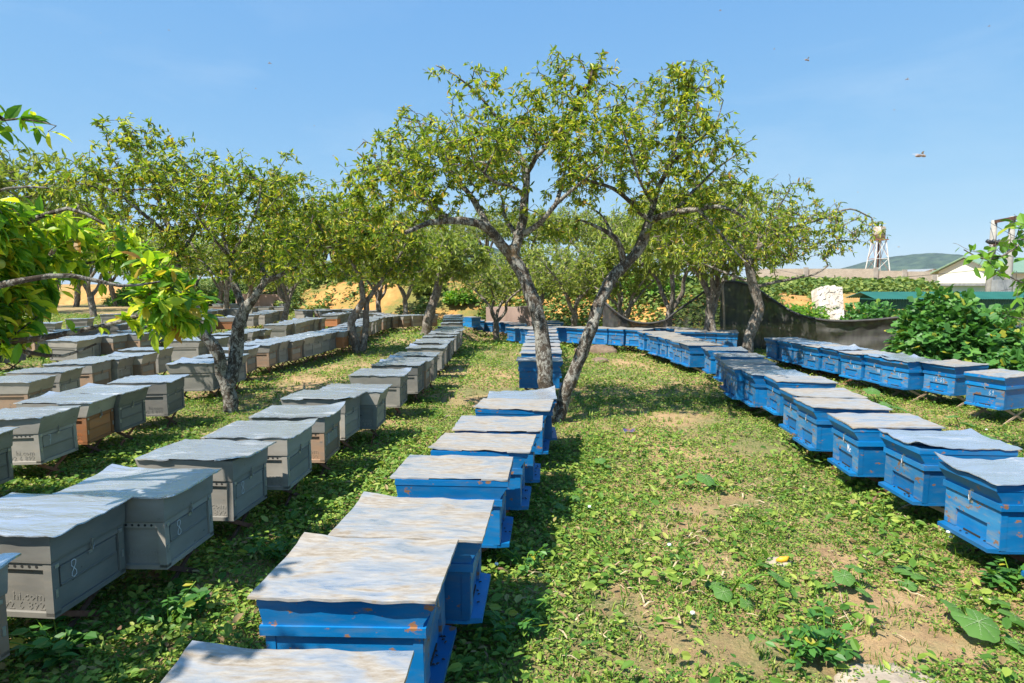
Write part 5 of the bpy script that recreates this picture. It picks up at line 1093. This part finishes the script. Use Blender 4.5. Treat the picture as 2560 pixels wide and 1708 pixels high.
# ------------------------------------------------------------------ pumpkin plants
def pumpkin_leaf(m, c, r, yaw, tilt, roll, seed):
    rng = random.Random(seed); R = Matrix.Rotation(yaw, 3, 'Z') @ Matrix.Rotation(tilt, 3, 'Y') @ Matrix.Rotation(roll, 3, 'X'); n = 40; rings = [0, .3, .6, .85, 1]; vs = []
    def rad_(a):
        notch = max(0, 1 - abs(abs(a) - math.pi) / .35); return r * (1 + .05 * math.cos(5 * a) + .03 * math.sin(13 * a + seed) + .03 * math.sin(3 * a + seed * 2) - .66 * notch)
    for q in rings:
        for i in range(n):
            a = -math.pi + 2 * math.pi * i / n; k = rad_(a) * q; z = .10 * r * q * abs(math.sin(2.5 * a)) - .22 * r * q * q + .05 * r * q * mnoise.noise(Vector((a, q * 2, seed)))
            vs.append(Vector(c) + R @ Vector((k * math.cos(a), k * math.sin(a), z)))
    m.add(vs, [(j * n + i, j * n + (i + 1) % n, (j + 1) * n + (i + 1) % n, (j + 1) * n + i) for j in range(len(rings) - 1) for i in range(n)], 0)
    for k in range(-3, 4):
        a = k * .80
        prev = None
        for q in (0.02, .25, .5, .75, .93):
            p = Vector((rad_(a) * q * math.cos(a), rad_(a) * q * math.sin(a), .10 * r * q * abs(math.sin(2.5 * a)) - .22 * r * q * q + .05 * r * q * mnoise.noise(Vector((a, q * 2, seed))) + .004)); t = Vector((-math.sin(a), math.cos(a), 0)) * (.014 * r * (1.1 - q))
            cur = (Vector(c) + R @ (p - t), Vector(c) + R @ (p + t))
            if prev: m.add([prev[0], cur[0], cur[1], prev[1]], [(0, 1, 2, 3)], 1)
            if prev and q < .9 and q > .2:  # side veins
                for s_ in (-1, 1):
                    a2 = a + s_ * .7; e = p + Vector((math.cos(a2), math.sin(a2), -.12)) * (r * .28 * (1.1 - q)); t2 = Vector((-math.sin(a2), math.cos(a2), 0)) * (.009 * r); m.add([Vector(c) + R @ (p - t2), Vector(c) + R @ (e + Vector((0, 0, .002))), Vector(c) + R @ (p + t2)], [(0, 1, 2)], 1)
            prev = cur
def pumpkin(leaves, label, seed):
    c0 = P(leaves[0][0], leaves[0][1]); root = empty('pumpkin_plant', (c0.x, c0.y, gz(c0.x, c0.y)))
    for i, (x, y, r, h, yaw, tilt) in enumerate(leaves):
        p = P(x, y, h) - root.location; m = MB(); pumpkin_leaf(m, p, r * .82, yaw, tilt, random.gauss(0, .15), seed * 10 + i); m.obj('leaf', [M['pumpkin'], M['vein']], root, True)
        m = MB(); e = Vector((p.x * .4, p.y * .4 + .02, 0)); m.tube([e, (e + p) * .5 + Vector((0, 0, h * .4)), p], [.006, .005, .004], 6); m.obj('stalk', M['leaf_vine'], root, True)
    tag(root, label, 'pumpkin plant', 'pumpkin plants in the grass')
pumpkin([(2445, 1555, .105, .10, -1.2, .35), (2535, 1540, .07, .06, .3, .3), (2390, 1520, .07, .09, 2.6, -.5), (2545, 1610, .06, .05, -.6, .4), (2490, 1500, .07, .05, 1.2, .2)], 'pumpkin plant with one big white veined leaf at the lower right', 3)
pumpkin([(2110, 1440, .062, .10, -1.4, .45), (2140, 1418, .06, .12, .6, .2), (2160, 1478, .05, .06, -.5, .4), (2075, 1460, .045, .05, 2.6, .4)], 'pumpkin plant with drooping yellow edged leaf above the bare soil', 4)
pumpkin([(1765, 1195, .085, .09, -1.5, .4), (1800, 1215, .06, .06, -.4, .3), (1725, 1205, .05, .06, 3.0, .3), (1820, 1180, .05, .05, .6, .3), (1700, 1190, .05, .05, 2.2, .2)], 'pumpkin plant beside the straw in the middle of the grass aisle', 5)
pumpkin([(1808, 1480, .055, .08, -1.3, .5), (1870, 1465, .042, .14, .6, .1), (1868, 1510, .045, .05, -1.5, .6), (1945, 1440, .065, .08, -.6, .5), (1910, 1410, .05, .06, .9, .2), (1790, 1460, .05, .07, 2.7, .2)], 'pumpkin plant with several small leaves beside the yellow rind', 6)
pumpkin([(2285, 1435, .07, .05, .4, .15), (2255, 1420, .055, .05, 2.2, .2), (2270, 1460, .05, .04, -1.4, .2)], 'flat pale pumpkin leaves left of the darker lower right corner', 7)
pumpkin([(1500, 1150, .055, .10, -1.3, .3), (1520, 1165, .04, .06, -.2, .3)], 'small light green pumpkin leaf near the middle blue row', 8)
pumpkin([(1400, 1265, .05, .05, -.3, .3), (1440, 1245, .035, .08, -.8, .6), (1380, 1240, .04, .04, 2.4, .2)], 'pumpkin leaves on the shadow edge of the middle blue row', 9)
pumpkin([(2180, 975, .12, .18, -1.2, .3), (2215, 1010, .10, .12, -.6, .3), (2250, 1020, .12, .10, -.3, .3), (2160, 990, .1, .12, 2.4, .2), (2290, 1050, .11, .08, -.4, .2)], 'broad pumpkin leaves growing between the two right blue rows', 10)
pumpkin([(2420, 1060, .11, .08, -.6, .2), (2470, 1090, .10, .08, -.2, .2), (2380, 1040, .09, .1, 2.4, .2)], 'pumpkin leaves behind the near end of the right blue row', 11)
# broad leaved weeds near the bottom edge
def weed(x, y, n, size, label, seed):
    rng = np.random.default_rng(seed); c = P(x, y); root = empty('broadleaf_weed', (c.x, c.y, gz(c.x, c.y))); pos = []; d = []; m = MB()
    for k in range(n // 6):
        a = rng.random() * 6.28; l = rng.uniform(.04, .14); top = np.array([math.cos(a) * l * 1.4, math.sin(a) * l, rng.uniform(.05, .16)]); m.tube([(0, 0, 0), tuple(top * .5 + np.array([0, 0, .02])), tuple(top)], [.003, .0025, .002], 4, cap=False)
        for q in range(6): f = rng.uniform(.35, 1); b = rng.random() * 6.28; pos.append(top * f); d.append((math.cos(b), math.sin(b), rng.uniform(-.3, .2)))
    pos = np.array(pos); d = np.array(d); nn = rng.normal(0, .3, pos.shape); nn[:, 2] += 1; v = scatter(T_BROAD[0], T_BROAD[1], pos, d, nn, size * rng.uniform(.6, 1.2, len(pos))); link('foliage', npmesh('foliage', v[0], v[1], M['leaf_bush']), root); m.obj('stem', M['leaf_vine'], root)
    tag(root, label, 'weed', 'taller broadleaf weeds')
weed(2060, 1650, 110, .05, 'low clump of dark pointed leaves at the bottom edge right of centre', 1); weed(1980, 1665, 60, .045, 'small dark leaved clump at the bottom edge beside the bare soil', 2)
weed(1280, 1600, 90, .05, 'shaded leafy weed beside the nearest blue hives', 3); weed(1310, 1430, 70, .04, 'leafy weed beside the second blue hive of the middle row', 4); weed(2530, 1480, 90, .06, 'tall leafy weed under the nearest right hive', 5)
weed(700, 1400, 70, .045, 'sunlit leafy weed left of the blue lid', 6); weed(150, 1650, 120, .06, 'dark shaded weed clump at the lower left corner', 7); weed(1345, 1210, 60, .035, 'yellow green weed right of the fourth blue hive', 8); weed(420, 1560, 110, .055, 'shaded weed clump between the two front rows', 12)
# flowering stems
def flower(x, y, h, label, seed):
    rng = random.Random(seed); c = P(x, y); root = empty('wildflower', (c.x, c.y, 0)); top = Vector((rng.uniform(-.05, .05), .0, h)); m = MB(); m.tube([(0, 0, 0), top * .5 + Vector((.01, 0, 0)), top], [.002, .0018, .0012], 4); m.obj('stem', M['leaf_vine'], root); m = MB()
    for k in range(6): a = k * 1.047; q = top + Vector((math.cos(a) * .009, math.sin(a) * .009, .002)); m.tube([top, q], [.0015, .005], 5)
    m.obj('petals', M['white'], root); tag(root, label, 'wildflower', 'small white wildflowers')
for i, (x, y, h, l) in enumerate([(2350, 1400, .16, 'white wildflower left of the nearest right stand'), (2390, 1395, .12, 'white wildflower right of the nearest right stand'), (1650, 1430, .15, 'white wildflower on a thin stem in the middle of the aisle'), (1255, 1500, .18, 'pale wildflower beside the nearest blue landing board'), (1745, 1570, .07, 'white wildflower low above the bare soil'), (2460, 1110, .14, 'white wildflower behind the right blue row'), (450, 1440, .10, 'tiny pale wildflower under the second front grey hive'), (1480, 1330, .16, 'thin wildflower stem beside the shadow of the middle row')]): flower(x, y, h, l, i)
# ------------------------------------------------------------------ rocks and rubbish
def rock(c, r, label, seed, mat='rock', sc=(1, 1, .5)):
    m = MB(); n = 22; k = 12; c = Vector(c)
    vs = []
    for j in range(k + 1):
        for i in range(n):
            a = 2 * math.pi * i / n; t = math.pi * j / k; v = Vector((math.sin(t) * math.cos(a), math.sin(t) * math.sin(a), math.cos(t))); q = r * (1 + .28 * mnoise.noise(v * 1.5 + Vector((seed, 0, 0))) + .12 * mnoise.noise(v * 4 + Vector((seed, 3, 0)))); vs.append((v.x * q * sc[0], v.y * q * sc[1], v.z * q * sc[2]))
    m.add(vs, [(j * n + i, (j + 1) * n + i, (j + 1) * n + (i + 1) % n, j * n + (i + 1) % n) for j in range(k) for i in range(n)])
    o = m.obj('rock', M[mat], None, True); o.location = c; tag(o, label, 'rock', 'rocks on the ground'); return o
rock(P(2230, 1735), .17, 'pale flat rock at the bottom edge right of centre', 1, sc=(1.3, .9, .25)); rock(P(60, 965), .30, 'weathered boulder at the left edge behind the second grey row', 2, sc=(1.1, .7, .7)); rock(P(1490, 882), .35, 'brownish boulder under the far blue row behind the leaning stem', 3, 'brownrock', sc=(1.5, .6, .5)); rock(P(1945, 1412), .05, 'small mound like lump of tan soil beside the yellow rind', 4, sc=(1.6, 1, .7)); rock(P(1120, 1045), .05, 'small stone on the path left of the middle row', 5); rock(P(1500, 905), .18, 'small brown rock in front of the larger boulder', 6, 'brownrock')
m = MB(); m.tube([(-.035, .01, .012), (-.015, 0, .02), (.01, 0, .022), (.035, .012, .03)], [.006, .016, .015, .005], 8); o = m.obj('fruit_rind', M['yellow'], None, True); c = P(1958, 1408, .02); o.location = c; tag(o, 'curved bright yellow fruit rind lying on the tan soil', 'fruit rind')
m = MB(); m.bar((-.042, .012, .02), (.042, -.016, .016), .002, .011); o = m.obj('plastic_strip', M['white']); o.location = P(2232, 1578); tag(o, 'thin white plastic strip lying on the soil at lower right', 'plastic strip')
m = MB(); m.add([(-.06, .02, .05), (-.04, -.02, .01), (0, .01, .025), (.05, -.015, .012), (.07, .02, .05), (.0, .04, .045)], [(0, 1, 2, 5), (2, 3, 4, 5)]); m2 = MB(); o = m.obj('candy_wrapper', M['purple']); o.location = P(1572, 1085); tag(o, 'crumpled purple and orange wrapper lying in the grass aisle', 'wrapper')
m = MB(); pts = [P(2100, 1480, .05), P(2110, 1530, .05), P(2140, 1580, .03), P(2190, 1600, .01), P(2270, 1590, .012), P(2250, 1625, .01), P(2180, 1650, .01)]; m.tube([p - pts[0] for p in pts], [.002] * 7, 5); o = m.obj('dry_vine', M['wood']); o.location = pts[0]; tag(o, 'thin dry curling vine on the bare soil at lower right', 'vine')
# ------------------------------------------------------------------ bees in the air
def bee(x, y, d, s_, yaw, label):
    root = empty('bee', Q(x, y, d), yaw); m = MB(); m.tube([(-1.0 * s_, 0, 0), (-.7 * s_, 0, .03 * s_), (-.25 * s_, 0, .08 * s_), (.05 * s_, 0, .1 * s_), (.3 * s_, 0, .1 * s_), (.55 * s_, 0, .06 * s_), (.72 * s_, 0, 0)], [.04 * s_, .18 * s_, .22 * s_, .1 * s_, .2 * s_, .16 * s_, .06 * s_], 10); m.obj('body', M['bee'], root, True)
    for k in (-1, 1):
        m = MB(); m.add([(.2 * s_, k * .12 * s_, .25 * s_), (-.1 * s_, k * .5 * s_, .45 * s_), (-.5 * s_, k * 1.0 * s_, .5 * s_), (-.75 * s_, k * .85 * s_, .42 * s_), (-.3 * s_, k * .25 * s_, .3 * s_)], [(0, 1, 2, 3, 4)]); m.obj('wing', M['wing'], root)
    tag(root, label, 'bee', 'bees flying over the orchard')
M['bee'] = simple('bee_body', [(.4, (.2, .14, .12)), (.55, (.42, .3, .22))], 90, .6, 0)
M['wing'] = simple('bee_wing', [(0, (.35, .3, .27)), (1, (.5, .45, .4))], 50, .3, 0)
for x, y, d, s_, yw, l in [(2303, 391, 1.1, .016, .2, 'brownish bee in the sky left of the poles, largest of the bees'), (2018, 151, 1.3, .010, .5, 'reddish bee high in the sky right of the big tree'), (2267, 199, 2.0, .008, 2.6, 'small bee high in the right sky'), (675, 159, 1.8, .007, .4, 'small bee in the sky above the left trees'), (2236, 275, 2.2, .005, 0, 'tiny bee below the high right bee'), (640, 222, 2.4, .005, 0, 'tiny bee in the sky between the left and middle trees'), (1800, 27, 2, .006, 2.8, 'tiny bee at the top edge right of the big tree'), (833, 390, 2, .007, 2.4, 'small bee just left of the big tree crown'), (2247, 618, 2.5, .007, 0, 'small bee before the sky above the brick wall'), (423, 76, 2.2, .005, .5, 'tiny bee high in the sky above the left tree'), (251, 83, 2.2, .005, 2, 'tiny bee in the upper left sky'), (2472, 66, 2.2, .006, 2.5, 'tiny bee in the upper right corner'), (2145, 481, 2.2, .005, .3, 'tiny bee right of the right hand tree'), (1936, 123, 2.4, .006, 0, 'faint bee high above the right side of the big tree'), (786, 315, 2.4, .005, 1, 'tiny bee left of the big tree')]: bee(x, y, d, s_ * .8, yw, l)
